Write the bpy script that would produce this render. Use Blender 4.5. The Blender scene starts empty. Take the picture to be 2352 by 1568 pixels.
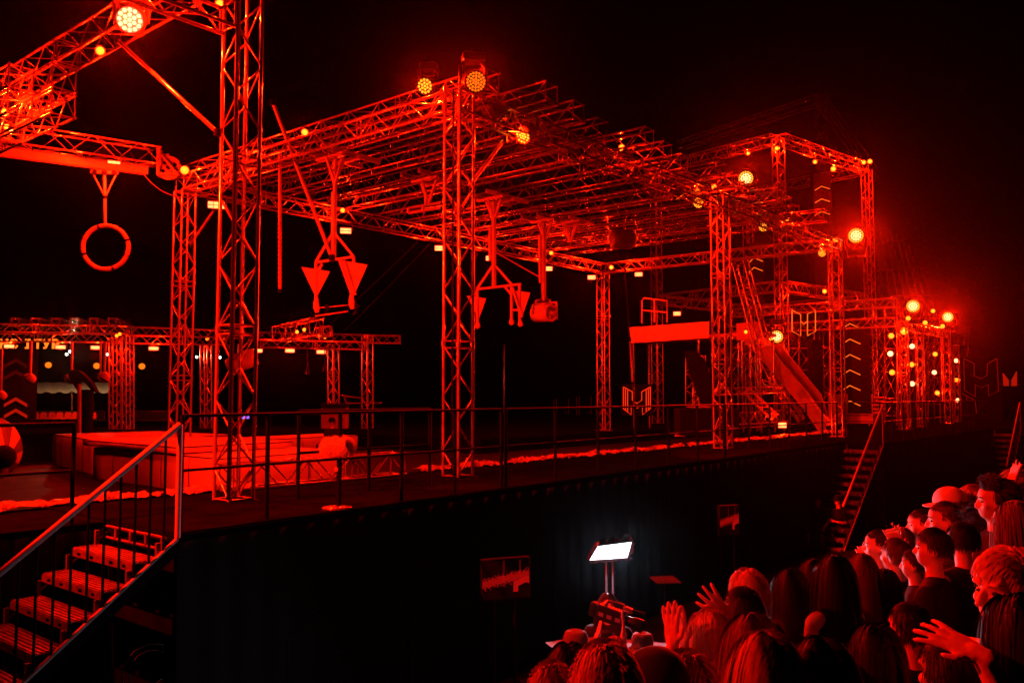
import bpy, math, random
from mathutils import Vector as Vec, Matrix
random.seed(7)
R = math.radians
scene = bpy.context.scene
C = scene.collection

# ------------------------------------------------------------------ camera, night sky, exposure
CAMZ = 3.7                       # eye height: the photographer stands high on the spectator stand
ZS = 2.41                        # stage deck height
FPX, HORIZON = 1979.0, 908.0     # measured on the photograph at 2352 x 1568
PITCH = math.atan((HORIZON - 784) / FPX)
cam = bpy.data.objects.new('camera', bpy.data.cameras.new('camera'))
C.objects.link(cam)
cam.location = (0, 0, CAMZ)
cam.rotation_euler = (R(90) + PITCH, 0, 0)
cam.data.sensor_width = 36
cam.data.lens = 36 * FPX / 2352
cam.data.clip_start = 0.05
cam.data.clip_end = 2000
scene.camera = cam

world = bpy.data.worlds.new('World'); scene.world = world; world.use_nodes = True
wn = world.node_tree
sky = wn.nodes.new('ShaderNodeTexSky'); sky.sky_type = 'NISHITA'; sky.sun_disc = False
sky.sun_elevation = R(-8); sky.sun_rotation = R(120)
bg = wn.nodes['Background']; bg.inputs['Strength'].default_value = 0.0008
wn.links.new(sky.outputs[0], bg.inputs['Color'])

scene.view_settings.view_transform = 'Standard'
scene.view_settings.look = 'None'
scene.view_settings.exposure = 0.0
scene.view_settings.gamma = 1.0
scene.view_settings.use_curve_mapping = False
cy = scene.cycles
cy.use_denoising = True
cy.denoiser = 'OPENIMAGEDENOISE'
cy.max_bounces = 4; cy.diffuse_bounces = 2; cy.glossy_bounces = 2; cy.volume_bounces = 0
cy.transmission_bounces = 2; cy.transparent_max_bounces = 4
cy.use_light_tree = True
cy.sample_clamp_indirect = 4.0
cy.caustics_reflective = False; cy.caustics_refractive = False

# ------------------------------------------------------------------ places
_c, _s = math.cos(PITCH), math.sin(PITCH)
A = R(39.75)
U = Vec((math.sin(A), math.cos(A), 0))      # along the stage front, away to the right
V = Vec((-math.cos(A), math.sin(A), 0))     # across the stage, away to the left
Z = Vec((0, 0, 1))
def sight(px, py):
    x = (px - 1176) / FPX; y = -(py - 784) / FPX
    return Vec((x, _c - _s * y, _s + _c * y))
def at(px, py, Y):
    r = sight(px, py); k = Y / r.y
    return Vec((r.x * k, Y, CAMZ + r.z * k))
def on(px, py, z):
    r = sight(px, py); k = (z - CAMZ) / r.z
    return Vec((r.x * k, r.y * k, z))
def onv(px, py, v):
    r = sight(px, py); k = v / (r.x * V.x + r.y * V.y)
    return Vec((r.x * k, r.y * k, CAMZ + r.z * k))
def onu(px, py, u):
    r = sight(px, py); k = u / (r.x * U.x + r.y * U.y)
    return Vec((r.x * k, r.y * k, CAMZ + r.z * k))
def uv(u, v, z=ZS):
    return Vec((u * U.x + v * V.x, u * U.y + v * V.y, z))

# ------------------------------------------------------------------ materials
def new_mat(name):
    m = bpy.data.materials.new(name); m.use_nodes = True
    return m, m.node_tree, m.node_tree.nodes['Principled BSDF']
def mat(name, col, rough=0.5, metal=0.0, var=0.0, scale=6.0, bump=0.0, bscale=40.0, stretch=None, spec=None, sheen=0.0):
    m, nt, b = new_mat(name)
    b.inputs['Base Color'].default_value = (*col, 1)
    b.inputs['Roughness'].default_value = rough
    b.inputs['Metallic'].default_value = metal
    if spec is not None: b.inputs['Specular IOR Level'].default_value = spec
    if sheen: b.inputs['Sheen Weight'].default_value = sheen
    if var or bump:
        tc = nt.nodes.new('ShaderNodeTexCoord'); src = tc.outputs['Object']
        if stretch:
            mp = nt.nodes.new('ShaderNodeMapping'); mp.inputs['Scale'].default_value = stretch
            nt.links.new(src, mp.inputs['Vector']); src = mp.outputs['Vector']
    if var:
        nz = nt.nodes.new('ShaderNodeTexNoise'); nz.inputs['Scale'].default_value = scale
        nz.inputs['Detail'].default_value = 5; nz.inputs['Roughness'].default_value = 0.65
        nt.links.new(src, nz.inputs['Vector'])
        cr = nt.nodes.new('ShaderNodeValToRGB')
        cr.color_ramp.elements[0].position = 0.3; cr.color_ramp.elements[1].position = 0.72
        cr.color_ramp.elements[0].color = (*[c * (1 - var) for c in col], 1)
        cr.color_ramp.elements[1].color = (*[min(1, c * (1 + var)) for c in col], 1)
        nt.links.new(nz.outputs['Fac'], cr.inputs['Fac'])
        nt.links.new(cr.outputs['Color'], b.inputs['Base Color'])
        mr = nt.nodes.new('ShaderNodeMapRange')
        mr.inputs['To Min'].default_value = max(0.05, rough - 0.12); mr.inputs['To Max'].default_value = min(1, rough + 0.14)
        nt.links.new(nz.outputs['Fac'], mr.inputs['Value']); nt.links.new(mr.outputs[0], b.inputs['Roughness'])
    if bump:
        bz = nt.nodes.new('ShaderNodeTexNoise'); bz.inputs['Scale'].default_value = bscale; bz.inputs['Detail'].default_value = 4
        nt.links.new(src, bz.inputs['Vector'])
        bp = nt.nodes.new('ShaderNodeBump'); bp.inputs['Strength'].default_value = bump; bp.inputs['Distance'].default_value = 0.02
        nt.links.new(bz.outputs['Fac'], bp.inputs['Height']); nt.links.new(bp.outputs['Normal'], b.inputs['Normal'])
    return m
def glow(name, col, strength, sample=False):
    m, nt, b = new_mat(name)
    b.inputs['Base Color'].default_value = (0.02, 0.02, 0.02, 1)
    b.inputs['Emission Color'].default_value = (*col, 1)
    b.inputs['Emission Strength'].default_value = strength
    m.cycles.emission_sampling = 'AUTO' if sample else 'NONE'
    return m

RED = (1.0, 0.0045, 0.0002)
ALU = mat('aluminium', (0.62, 0.62, 0.63), 0.15, 0.72, var=0.3, scale=9)
ALU_DIM = mat('dimmed_aluminium', (0.38, 0.38, 0.39), 0.15, 0.75, var=0.3, scale=7)  # darker copy of the aluminium; dims roof trusses in place of weaker light
STEEL = mat('painted_steel', (0.5, 0.5, 0.5), 0.45, 0.1, var=0.18, scale=8)
BLACK = mat('black_metal', (0.0028, 0.0028, 0.003), 0.55, 0.0, var=0.3, scale=12, spec=0.06)
PLASTIC = mat('black_plastic', (0.008, 0.008, 0.009), 0.42, 0.0, var=0.25, scale=20, spec=0.2)
DECK = mat('black_deck', (0.0045, 0.0045, 0.005), 0.9, 0.0, var=0.5, scale=2.2, bump=0.25, bscale=60, spec=0.0)
CLOTH = mat('black_cloth', (0.010, 0.010, 0.011), 0.9, 0.0, var=0.35, scale=3, spec=0.15)
GROUND = mat('asphalt', (0.010, 0.010, 0.0105), 0.95, 0.0, var=0.4, scale=1.4, bump=0.3, bscale=90, spec=0.0)
VINYL = mat('pale_vinyl', (0.62, 0.6, 0.58), 0.55, 0.0, var=0.12, scale=2.5, bump=0.25, bscale=6)
BANNER = mat('banner_cloth', (0.75, 0.72, 0.7), 0.6, 0.0, var=0.05, scale=3, bump=0.6, bscale=3.2, stretch=(1, 1, 0.35))
TARP = mat('crumpled_tarp', (0.24, 0.235, 0.23), 0.3, 0.0, var=0.92, scale=13, bump=1.0, bscale=22)  # strong light-dark colour noise paints the glints and dark gaps of the folds
WET = mat('dark_pit_lining', (0.006, 0.006, 0.0065), 0.6, 0.0, var=0.4, scale=1.5, bump=0.4, bscale=5, spec=0.1)
PAINT = mat('dark_paint', (0.07, 0.07, 0.075), 0.5, 0.0, var=0.2, scale=6)
TENT = mat('tent_fabric', (0.6, 0.53, 0.42), 0.7, 0.0, var=0.12, scale=2)
WOOD = mat('plywood', (0.42, 0.36, 0.28), 0.6, 0.0, var=0.15, scale=4, stretch=(1, 1, 6))
TREAD = mat('galvanised_tread', (0.12, 0.12, 0.125), 0.45, 0.3, var=0.5, scale=9)
FUR = mat('grey_fur', (0.5, 0.48, 0.46), 0.95, 0.0, var=0.35, scale=26, sheen=0.3)
LED = glow('red_led', (1.0, 0.27, 0.012), 2.6)
LED_HOT = glow('hot_led', (1.0, 0.45, 0.16), 4.0)
FLOOD_LED = glow('flood_led', (1.0, 0.27, 0.075), 2.8)
LED_DIM = glow('dim_led', (1.0, 0.2, 0.006), 1.15)
NEON = glow('red_neon', (1.0, 0.14, 0.012), 1.1)
NEON_DIM = glow('dim_neon', (1.0, 0.015, 0.002), 0.4)
NEON_LOW = glow('low_neon', (1.0, 0.012, 0.002), 0.14)
NEON_FAINT = glow('faint_neon', (1.0, 0.01, 0.001), 0.05)
WHITE_LED = glow('white_led', (0.86, 0.93, 1.0), 3.2)
SIGN = glow('sign_letters', (1.0, 0.16, 0.01), 1.8)
SPARK = glow('white_lamp', (1.0, 0.95, 0.85), 6.0)
BLUE = glow('blue_screen', (0.25, 0.12, 1.0), 1.6)

# ------------------------------------------------------------------ mesh helpers
W = {}                                     # world matrix of every object made here
def _place(o, M, parent):
    C.objects.link(o)
    W[o.name] = M
    if parent is not None:
        o.parent = parent
        o.matrix_parent_inverse = W[parent.name].inverted()
    o.matrix_basis = M
    return o
def tag(o, label, cat, group=None):
    o['label'] = label; o['category'] = cat
    if group: o['group'] = group
    return o
def thing(name, label, cat, loc, group=None):
    o = bpy.data.objects.new(name, None); o.empty_display_size = 0.1
    _place(o, Matrix.Translation(loc), None)
    return tag(o, label, cat, group)
def new_obj(name, verts, faces, m, parent=None, smooth=False, M=None):
    me = bpy.data.meshes.new(name); me.from_pydata([tuple(v) for v in verts], [], faces)
    me.materials.append(m)
    if smooth: me.polygons.foreach_set('use_smooth', [True] * len(me.polygons))
    me.update()
    return _place(bpy.data.objects.new(name, me), M or Matrix.Identity(4), parent)
def structure(o):
    o['kind'] = 'structure'; return o
def stuff(o):
    o['kind'] = 'stuff'; return o

_cyl = {}
def cyl_mesh(m, n=8, cap=False):
    k = (m.name, n, cap)
    if k not in _cyl:
        vs = []; fs = []
        for i in range(n):
            a = 2 * math.pi * i / n
            vs += [(math.cos(a), math.sin(a), 0), (math.cos(a), math.sin(a), 1)]
        for i in range(n):
            j = (i + 1) % n
            fs.append((2 * i, 2 * j, 2 * j + 1, 2 * i + 1))
        ns = len(fs)
        if cap:
            b = len(vs); vs += [vs[2 * i] for i in range(n)] + [vs[2 * i + 1] for i in range(n)]
            fs += [tuple(b + i for i in reversed(range(n))), tuple(b + n + i for i in range(n))]
        me = bpy.data.meshes.new('bar'); me.from_pydata(vs, [], fs); me.materials.append(m)
        me.polygons.foreach_set('use_smooth', [i < ns for i in range(len(fs))]); me.update()
        _cyl[k] = me
    return _cyl[k]
def along(p0, p1, rx, ry=None, ref=None):
    d = p1 - p0; L = d.length; z = d / L
    x = (ref or (Z if abs(z.z) < 0.95 else U)).cross(z).normalized(); y = z.cross(x)
    M = Matrix((x, y, z)).transposed().to_4x4()
    M.translation = p0
    return M @ Matrix.Diagonal((rx, ry or rx, L, 1))
def bar(name, p0, p1, r, m, parent=None, n=8, cap=False):
    return _place(bpy.data.objects.new(name, cyl_mesh(m, n, cap)), along(Vec(p0), Vec(p1), r), parent)

class MB:
    def __init__(s): s.v = []; s.f = []; s.sm = []
    def add(s, vs, fs, sm=False):
        b = len(s.v); s.v += [Vec(v) for v in vs]; s.f += [tuple(b + i for i in f) for f in fs]; s.sm += [sm] * len(fs)
        return s
    def tube(s, p0, p1, r, n=6, r1=None, cap=True):
        p0, p1 = Vec(p0), Vec(p1)
        d = (p1 - p0); z = d.normalized(); x = (Z if abs(z.z) < 0.95 else U).cross(z).normalized(); y = z.cross(x)
        r1 = r if r1 is None else r1
        vs = []
        for i in range(n):
            a = 2 * math.pi * i / n; q = x * math.cos(a) + y * math.sin(a)
            vs += [p0 + q * r, p1 + q * r1]
        s.add(vs, [(2 * i, 2 * ((i + 1) % n), 2 * ((i + 1) % n) + 1, 2 * i + 1) for i in range(n)], True)
        if cap:
            s.add([vs[2 * i] for i in range(n)], [tuple(reversed(range(n)))]); s.add([vs[2 * i + 1] for i in range(n)], [tuple(range(n))])
        return s
    def path(s, pts, r, n=6, closed=False):
        pts = [Vec(p) for p in pts]; N = len(pts); rings = []
        for i, p in enumerate(pts):
            a = pts[i - 1] if (i > 0 or closed) else p; b = pts[(i + 1) % N] if (i < N - 1 or closed) else p
            z = (b - a).normalized(); x = (Z if abs(z.z) < 0.9 else U).cross(z).normalized(); y = z.cross(x)
            rr = r[i] if isinstance(r, (list, tuple)) else r
            rings.append([p + (x * math.cos(2 * math.pi * k / n) + y * math.sin(2 * math.pi * k / n)) * rr for k in range(n)])
        vs = [q for g in rings for q in g]; fs = []
        for i in range(N if closed else N - 1):
            j = (i + 1) % N
            for k in range(n):
                l = (k + 1) % n; fs.append((i * n + k, i * n + l, j * n + l, j * n + k))
        s.add(vs, fs, True)
        if not closed: s.add(rings[0], [tuple(reversed(range(n)))]); s.add(rings[-1], [tuple(range(n))])
        return s
    def box(s, c, x, y, z, ch=0.0):
        """chamfered box: centre and three half-axis vectors"""
        c, x, y, z = Vec(c), Vec(x), Vec(y), Vec(z)
        if ch <= 0:
            vs = [c + x * a + y * b + z * d for a in (-1, 1) for b in (-1, 1) for d in (-1, 1)]
            return s.add(vs, [(0, 1, 3, 2), (4, 6, 7, 5), (0, 4, 5, 1), (2, 3, 7, 6), (0, 2, 6, 4), (1, 5, 7, 3)])
        ax = (x, y, z); k = [max(0.0, 1 - ch / a.length) for a in ax]
        idx = {}; vs = []
        for sx in (-1, 1):
            for sy in (-1, 1):
                for sz in (-1, 1):
                    sg = (sx, sy, sz)
                    for t in range(3):
                        w = [sg[i] * (1 if i == t else k[i]) for i in range(3)]
                        idx[sg + (t,)] = len(vs); vs.append(c + x * w[0] + y * w[1] + z * w[2])
        fs = []
        for t in range(3):
            o = [i for i in range(3) if i != t]
            for sg in (-1, 1):
                q = []
                for a, b in ((-1, -1), (1, -1), (1, 1), (-1, 1)):
                    g = [0, 0, 0]; g[t] = sg; g[o[0]] = a; g[o[1]] = b; q.append(idx[tuple(g) + (t,)])
                fs.append(tuple(q))
        for t in range(3):                       # edges parallel to axis t
            o = [i for i in range(3) if i != t]
            for a in (-1, 1):
                for b in (-1, 1):
                    g0 = [0, 0, 0]; g0[o[0]] = a; g0[o[1]] = b; g1 = list(g0); g0[t] = -1; g1[t] = 1
                    fs.append((idx[tuple(g0) + (o[0],)], idx[tuple(g1) + (o[0],)], idx[tuple(g1) + (o[1],)], idx[tuple(g0) + (o[1],)]))
        for sx in (-1, 1):
            for sy in (-1, 1):
                for sz in (-1, 1):
                    fs.append(tuple(idx[(sx, sy, sz, t)] for t in range(3)))
        return s.add(vs, fs)
    def lathe(s, o, ax, prof, n=16, ex=None, closed=True):
        """prof: (distance along ax, radius)"""
        o, z = Vec(o), Vec(ax).normalized(); x = (Z if abs(z.z) < 0.95 else U).cross(z).normalized(); y = z.cross(x)
        vs = []; fs = []
        for h, r in prof:
            for i in range(n):
                a = 2 * math.pi * i / n; vs.append(o + z * h + (x * math.cos(a) + y * math.sin(a)) * max(r, 1e-4))
        for k in range(len(prof) - 1):
            for i in range(n):
                j = (i + 1) % n; fs.append((k * n + i, k * n + j, (k + 1) * n + j, (k + 1) * n + i))
        return s.add(vs, fs, True)
    def prism(s, poly, off):
        """polygon (list of points) thickened by the vector off"""
        n = len(poly); off = Vec(off); vs = [Vec(p) for p in poly] + [Vec(p) + off for p in poly]
        return s.add(vs, [tuple(reversed(range(n))), tuple(range(n, 2 * n))] + [(i, (i + 1) % n, n + (i + 1) % n, n + i) for i in range(n)])
    def build(s, name, m, parent=None):
        me = bpy.data.meshes.new(name); me.from_pydata([tuple(v) for v in s.v], [], s.f); me.materials.append(m)
        me.polygons.foreach_set('use_smooth', s.sm); me.update()
        return _place(bpy.data.objects.new(name, me), Matrix.Identity(4), parent)
def box(name, c, x, y, z, m, parent=None, ch=0.006):
    return MB().box(c, x, y, z, ch).build(name, m, parent)

# ------------------------------------------------------------------ trusses
def truss(name, label, p0, p1, w=0.33, seg=0.42, single=False, group=None, rc=0.024, rb=0.0115, joints=2.1, m=None, ref=None, cat='truss', plate=False, t=None):
    m = m or ALU
    p0, p1 = Vec(p0), Vec(p1)
    t = t or thing(name, label, cat, p0, group)
    d = p1 - p0; L = d.length; d = d / L
    if ref: e1 = (ref - d * ref.dot(d)).normalized()
    elif abs(d.z) > 0.8: e1 = (U - d * U.dot(d)).normalized()
    else: e1 = Z.cross(d).normalized()
    e2 = d.cross(e1)
    cs = [e1 * (a * w / 2) + e2 * (b * w / 2) for a, b in ((-1, -1), (1, -1), (1, 1), (-1, 1))]
    for c in cs: bar('chord', p0 + c, p1 + c, rc, m, t, 10 if single else 6, True)
    mb = MB(); n = max(2, round(L / seg)); lines = []
    for f in range(4):
        a, b = cs[f], cs[(f + 1) % 4]
        for k in range(n):
            q, r_ = (a, b) if (k + f) % 2 == 0 else (b, a)
            s0, s1 = L * (k + 0.06) / n, L * (k + 0.94) / n
            lines.append((p0 + d * s0 + q, p0 + d * s1 + r_))
        stops = [0.03, L - 0.03]
        k = joints
        while k < L - joints * 0.5: stops += [k - 0.055, k + 0.055]; k += joints
        for s_ in stops: lines.append((p0 + d * s_ + a, p0 + d * s_ + b))
    if single:
        for a, b in lines: bar('brace', a, b, rb, m, t, 6)
    else:
        for a, b in lines: mb.tube(a, b, rb, 4, cap=False)
        stuff(mb.build('bracing', m, t))
    if single:
        k = joints
        while k < L - joints * 0.5:
            for c in cs: bar('coupler', p0 + c + d * (k - 0.06), p0 + c + d * (k + 0.06), rc * 1.28, m, t, 8, True)
            k += joints
    if plate: box('base_plate', p0 + Z * 0.008, U * (w * 0.75), V * (w * 0.75), Z * 0.008, m, t, 0)
    return t

# ------------------------------------------------------------------ ground, stage, spectator stand
def sheet(name, pts, z0, z1, m, holes=None):
    return MB().prism([Vec((p.x, p.y, z0)) for p in pts], (0, 0, z1 - z0)).build(name, m)
g = 400
structure(new_obj('ground', [(-g, -g, 0), (g, -g, 0), (g, g, 0), (-g, g, 0)], [(0, 1, 2, 3)], GROUND))
VE, VE0, VE2, VP = 7.55, 8.9, 7.2, 10.6          # front edges of the deck and edge of the pit
US1, US2, US3 = 4.2, 24.3, 38.0                  # where the three stairs meet the deck
def VEu(u): return VE + 0.035 * (u - 4.2)     # the deck edge drifts slightly away from the tower row
VS2 = VEu(US2)
edge = [(-14, VE0), (US1, VE0), (US1, VE), (US2, VS2), (US2, VE2), (US3, VE2), (US3, VE2 - 1.0), (66, VE2 - 1.0)]
deck = sheet('stage', [uv(*p) for p in edge] + [uv(66, 11.9), uv(34, 11.9), uv(34, VP), uv(-14, VP)], 0.0, ZS, DECK)
structure(deck)
structure(sheet('stage_pit', [uv(-14, VP + 0.003), uv(34, VP + 0.003), uv(34, 17), uv(19, 17), uv(19, 24), uv(-14, 24)], 0.0, ZS - 0.42, WET))
structure(sheet('rear_stage', [uv(-30, 24.003), uv(19.003, 24.003), uv(19.003, 17.003), uv(34.003, 17.003), uv(34.003, 11.903), uv(66, 11.903), uv(66, 60), uv(-30, 60)], 0.0, ZS - 0.004, DECK))
# deck boards at the front: each deck panel shows as a separate sheet with a joint
for i in range(13):
    u0 = US1 + 0.03 + i * 2.0; u1 = u0 + 1.96
    if u1 < US2:
        MB().prism([uv(u0, VEu(u0) + 0.02, ZS + 0.001), uv(u1, VEu(u1) + 0.02, ZS + 0.001), uv(u1, VP - 0.02, ZS + 0.001), uv(u0, VP - 0.02, ZS + 0.001)], Z * 0.016).build('deck_panel', DECK, deck)
# black drapes on the front of the stage, in folds, one per bay
def drape(u0, u1, v, i):
    n = max(8, int((u1 - u0) / 0.07)); vs = []; fs = []
    for k in range(n + 1):
        u_ = u0 + (u1 - u0) * k / n
        if v == VE: v_ = VEu(u_)
        else: v_ = v
        dv = -0.03 - 0.022 * (1 + math.sin(k * 1.25 + i)) - random.random() * 0.006
        vs += [uv(u_, v_ + dv * 0.5, ZS - 0.06), uv(u_, v_ + dv * 1.3, 0.02)]
    fs = [(2 * k, 2 * k + 2, 2 * k + 3, 2 * k + 1) for k in range(n)]
    return new_obj('drape', vs, fs, CLOTH, deck, True)
i = 0
for u0, u1, v in ((-14, US1, VE0), (US1, US2, VE), (US2, US3, VE2), (US3, 64, VE2 - 1)):
    u_ = u0
    while u_ < u1 - 0.1:
        e = min(u1, u_ + 3.0); drape(u_ + 0.01, e - 0.01, v, i); u_ = e; i += 1
# raised lettering on the drapes, dark on dark
def text_mesh(name, body, size, m, parent, origin, right, up, depth=0.02, tag_=None):
    cu = bpy.data.curves.new(name, 'FONT'); cu.body = body; cu.size = size; cu.extrude = depth; cu.offset = 0.012; cu.resolution_u = 3
    o = bpy.data.objects.new(name, cu); C.objects.link(o)
    dg = bpy.context.evaluated_depsgraph_get(); dg.update()
    me = bpy.data.meshes.new_from_object(o.evaluated_get(dg)); me.materials.clear(); me.materials.append(m)
    bpy.data.objects.remove(o)
    x = Vec(right).normalized(); y = Vec(up).normalized(); z = x.cross(y)
    M = Matrix((x, y, z)).transposed().to_4x4(); M.translation = origin
    return _place(bpy.data.objects.new(name, me), M, parent)

stand = [(-9, -6), (9.5, -6), (9.5, 6.4), (3.2, 6.4), (0.2, 4.4), (-2.2, 3.6), (-9, 3.6)]
structure(sheet('spectator_stand', [Vec((x, y, 0)) for x, y in stand], 0.0, 1.1, DECK))
structure(sheet('spectator_step', [Vec(p) for p in ((2.5, 5.98, 0), (3.2, 6.403, 0), (9.5, 6.403, 0), (9.5, 9.4, 0), (5.4, 9.4, 0), (2.2, 7.0, 0))], 0.0, 0.78, DECK))

# ------------------------------------------------------------------ main rig
VT, VB, ZT = 9.45, 17.9, ZS + 6.2                # front row, back row, top of the frame
HB = 0.33
UT = dict(a=6.02, b=10.02, c=19.35, d=27.4)
def tower(u, v, top, label, single=True, group='tower trusses of the stage rig', z0=ZS, **k):
    return truss('tower_truss', label, uv(u, v, z0), uv(u, v, top), single=single, group=group, plate=True, **k)
tower(UT['a'], VT, ZT + 0.5, 'nearest tall tower truss, crossing the whole left side of the picture')
tower(UT['b'], VT, ZT + 0.12, 'tower truss at the near corner of the roof, middle of the picture')
tower(UT['c'], VT, ZT, 'tower truss at the stage edge just right of the red banner')
tower(UT['d'], VT, ZT, 'tower truss at the far front corner of the roof, beside the chevron column')
tower(10.02, VB, ZT - HB, 'tower truss behind the cable wheel, at the back left corner of the roof', z0=ZS - 0.42)
tower(26.85, VB, ZT - HB, 'tower truss at the back corner of the roof, left of the glowing emblem')
gb = 'beam trusses of the stage rig'
zb = ZT - HB / 2
def beam(p0, p1, label, single=True, group=gb, **k):
    return truss('beam_truss', label, p0, p1, single=single, group=group, **k)
beam(uv(UT['b'] - 0.16, VT, zb), uv(UT['d'] + 0.16, VT, zb), 'long front roof beam truss carrying the moving head lamps')
beam(uv(10.02 - 0.16, VB, zb), uv(26.85 + 0.16, VB, zb), 'long back roof beam truss with the row of floodlights below it')
beam(uv(10.02, VT + 0.19, zb), uv(10.02, VB - 0.19, zb), 'sloping left edge beam truss of the roof, from the cable wheel up')
beam(uv(27.1, VT + 0.19, zb), uv(26.85, VB - 0.19, zb), 'right end beam truss of the roof, over the red banner')
beam(uv(-3.0, VT, zb - 0.02), uv(UT['a'] - 0.19, VT, zb - 0.02), 'beam truss running left out of the top of the nearest tower')
tower(-3.2, VT, ZT, 'tower truss beyond the left edge, carrying the left end of the stage beam', single=False)
beam(uv(6.0, VT - 1.2, ZT + 0.72), uv(6.0, 22.5, ZT + 0.72), 'high beam truss in the top left corner behind the big lit lamp', w=0.38)
# roof trusses lying across the two long beams, their ends overhanging the front
for i in range(14):
    u_ = 10.35 + i * 1.07
    pre = ['nearest', 'second', 'third', 'fourth', 'fifth', 'sixth', 'seventh', 'eighth', 'ninth', 'tenth', 'eleventh', 'twelfth', 'thirteenth', 'farthest'][i]
    truss('roof_truss', pre + ' cross truss of the roof, counted from the middle tower, its end overhanging the front', uv(u_, VT - 0.45 - 0.2 * ((i * 5) % 3), ZT + HB / 2 + 0.03), uv(u_, VB + 0.5, ZT + HB / 2 + 0.03),
          group='cross trusses of the roof', m=ALU_DIM if i % 2 else ALU, cat='truss')
# stacked trusses hanging at the top left
for k, (du, dz) in enumerate(((0, 0), (0, -0.42), (-0.45, 0.0), (-0.45, -0.42))):
    truss('stacked_truss', ['upper right', 'lower right', 'upper left', 'lower left'][k] + ' of the bundle of four trusses hanging in the top left corner',
          uv(5.75 + du, 14.0 + (0.5 if du else 0), 8.72 + dz), uv(5.75 + du, 22.0, 8.72 + dz), group='bundle of stacked trusses', w=0.36, single=(k < 2), seg=0.36)
# brace poles of the towers
def pole(name, label, p0, p1, r, m=STEEL, cat='pole', group=None):
    b = MB().tube(p0, p1, r, 10).build('tube', m)
    t = thing(name, label, cat, p0, group); b.parent = t; b.matrix_parent_inverse = W[t.name].inverted()
    for p in (p0, p1):
        c = MB().tube(p - Z * r * 1.6, p + Z * r * 1.6, r * 1.7, 8).build('clamp', BLACK, t)
    return t
pole('brace_pole', 'long sloping brace pole between the top left lamp and the nearest tower', uv(5.35, 11.4, 8.5), at(500, 305, 10.45), 0.028, ALU)
pole('brace_pole', 'bright sloping brace pole at the upper right of the middle tower', uv(10.2, VT, 7.05), uv(11.15, VT, 8.1), 0.032, ALU)
pole('brace_pole', 'short sloping brace pole holding a floodlight beside the back left tower', at(436, 563, 19.3), at(494, 480, 18.6), 0.03, ALU)

# ------------------------------------------------------------------ tall tower rig behind
TA, TB_, TC = at(1787, 300, 35.0), at(1990, 372, 39.9), at(1505, 376, 40.0)
for p in (TA, TB_, TC): p.z = 0
TD = TB_ + TC - TA
def zz(p, z): return Vec((p.x, p.y, z))
gt = 'tall tower trusses behind the roof'
for p, l in ((TA, 'tall rear tower truss with the peak of the high frame, right of the near lamp'), (TB_, 'tall rear tower truss at the far right of the high frame'),
             (TC, 'tall rear tower truss showing just right of the glowing emblem'), (TD, 'tall rear tower truss at the hidden back corner of the high frame')):
    truss('tall_tower_truss', l, zz(p, ZS), zz(p, 14.3), group=gt, ref=(TB_ - TA).normalized(), w=0.36)
for z_, nm in ((14.3, 'top'), (8.15, 'middle')):
    for p, q, l in ((TA, TB_, 'right front'), (TA, TC, 'left front'), (TC, TD, 'left back'), (TB_, TD, 'right back')):
        d = (q - p).normalized()
        truss('ring_beam_truss', f'{l} beam truss at the {nm} level of the tall rear frame', zz(p, z_) + d * 0.2, zz(q, z_) - d * 0.2, group='beam trusses of the tall rear frame', w=0.42)
# dim frame far behind
fa, fb, fc, fd = at(1560, 335, 52), at(1885, 228, 46), at(1700, 318, 50), at(2010, 405, 52)
for a, b, l in ((fa, fb, 'dim sloping truss high above the tall rear frame'), (fb, zz(fb, ZS), 'dim upright truss behind the peak of the tall rear frame'), (fb, fd, 'dim raking stay truss falling to the right behind the tall frame')):
    truss('mast_truss', l, a, b, group='dim trusses far behind', m=ALU_DIM, w=0.5, seg=0.6)

# ------------------------------------------------------------------ right part of the stage
tower(34.9, VT + 0.1, 6.55, 'tower truss with three ball lamps, right of the chevron column')
tower(43.6, VT + 0.6, 6.75, 'farthest tower truss at the right end of the stage')
z5 = at(2062, 690, 33.3).z
beam(uv(34.9, VT + 0.3, z5 - 0.1), uv(34.9, VT + 7.2, z5 - 0.1), 'upper of two beam trusses running left behind the outlined emblem', group='beam trusses of the right bay', w=0.34)
beam(uv(34.9, VT + 0.3, z5 - 0.85), uv(34.9, VT + 7.2, z5 - 0.85), 'lower of two beam trusses running left behind the outlined emblem', group='beam trusses of the right bay', w=0.34)
beam(uv(35.1, VT + 0.1, 6.4), uv(43.4, VT + 0.6, 6.55), 'far beam truss joining the last two towers at the right', group='beam trusses of the right bay', single=False)
truss('leaning_truss', 'leaning truss with an open top end, just right of the banner tower', at(1752, 800, 29.6), at(1700, 600, 30.2), w=0.42, single=True, rc=0.03)
for x0, y0, x1, y1, d, w, l in ((1640, 900, 1800, 893, 27.0, 0.2, 'low horizontal truss behind the banner tower at rail height'), (1697, 962, 1790, 955, 26.5, 0.36, 'short truss lying on the deck beside the low floodlight'),
                             (1712, 895, 1778, 958, 27.4, 0.24, 'short sloping truss under the ramp, beside the low floodlight'), (1770, 870, 1842, 965, 28.6, 0.2, 'ladder-like sloping truss right under the pale ramp'),
                             (1598, 815, 1598, 935, 30, 0.5, 'upright truss cage behind the black leaning slab'), (1735, 820, 1770, 900, 30.5, 0.4, 'small upright truss under the platform, behind the ramp')):
    truss('small_truss', l, at(x0, y0, d), at(x1, y1, d), w=w, seg=0.3, group='small trusses round the ramp', rc=0.02)

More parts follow.
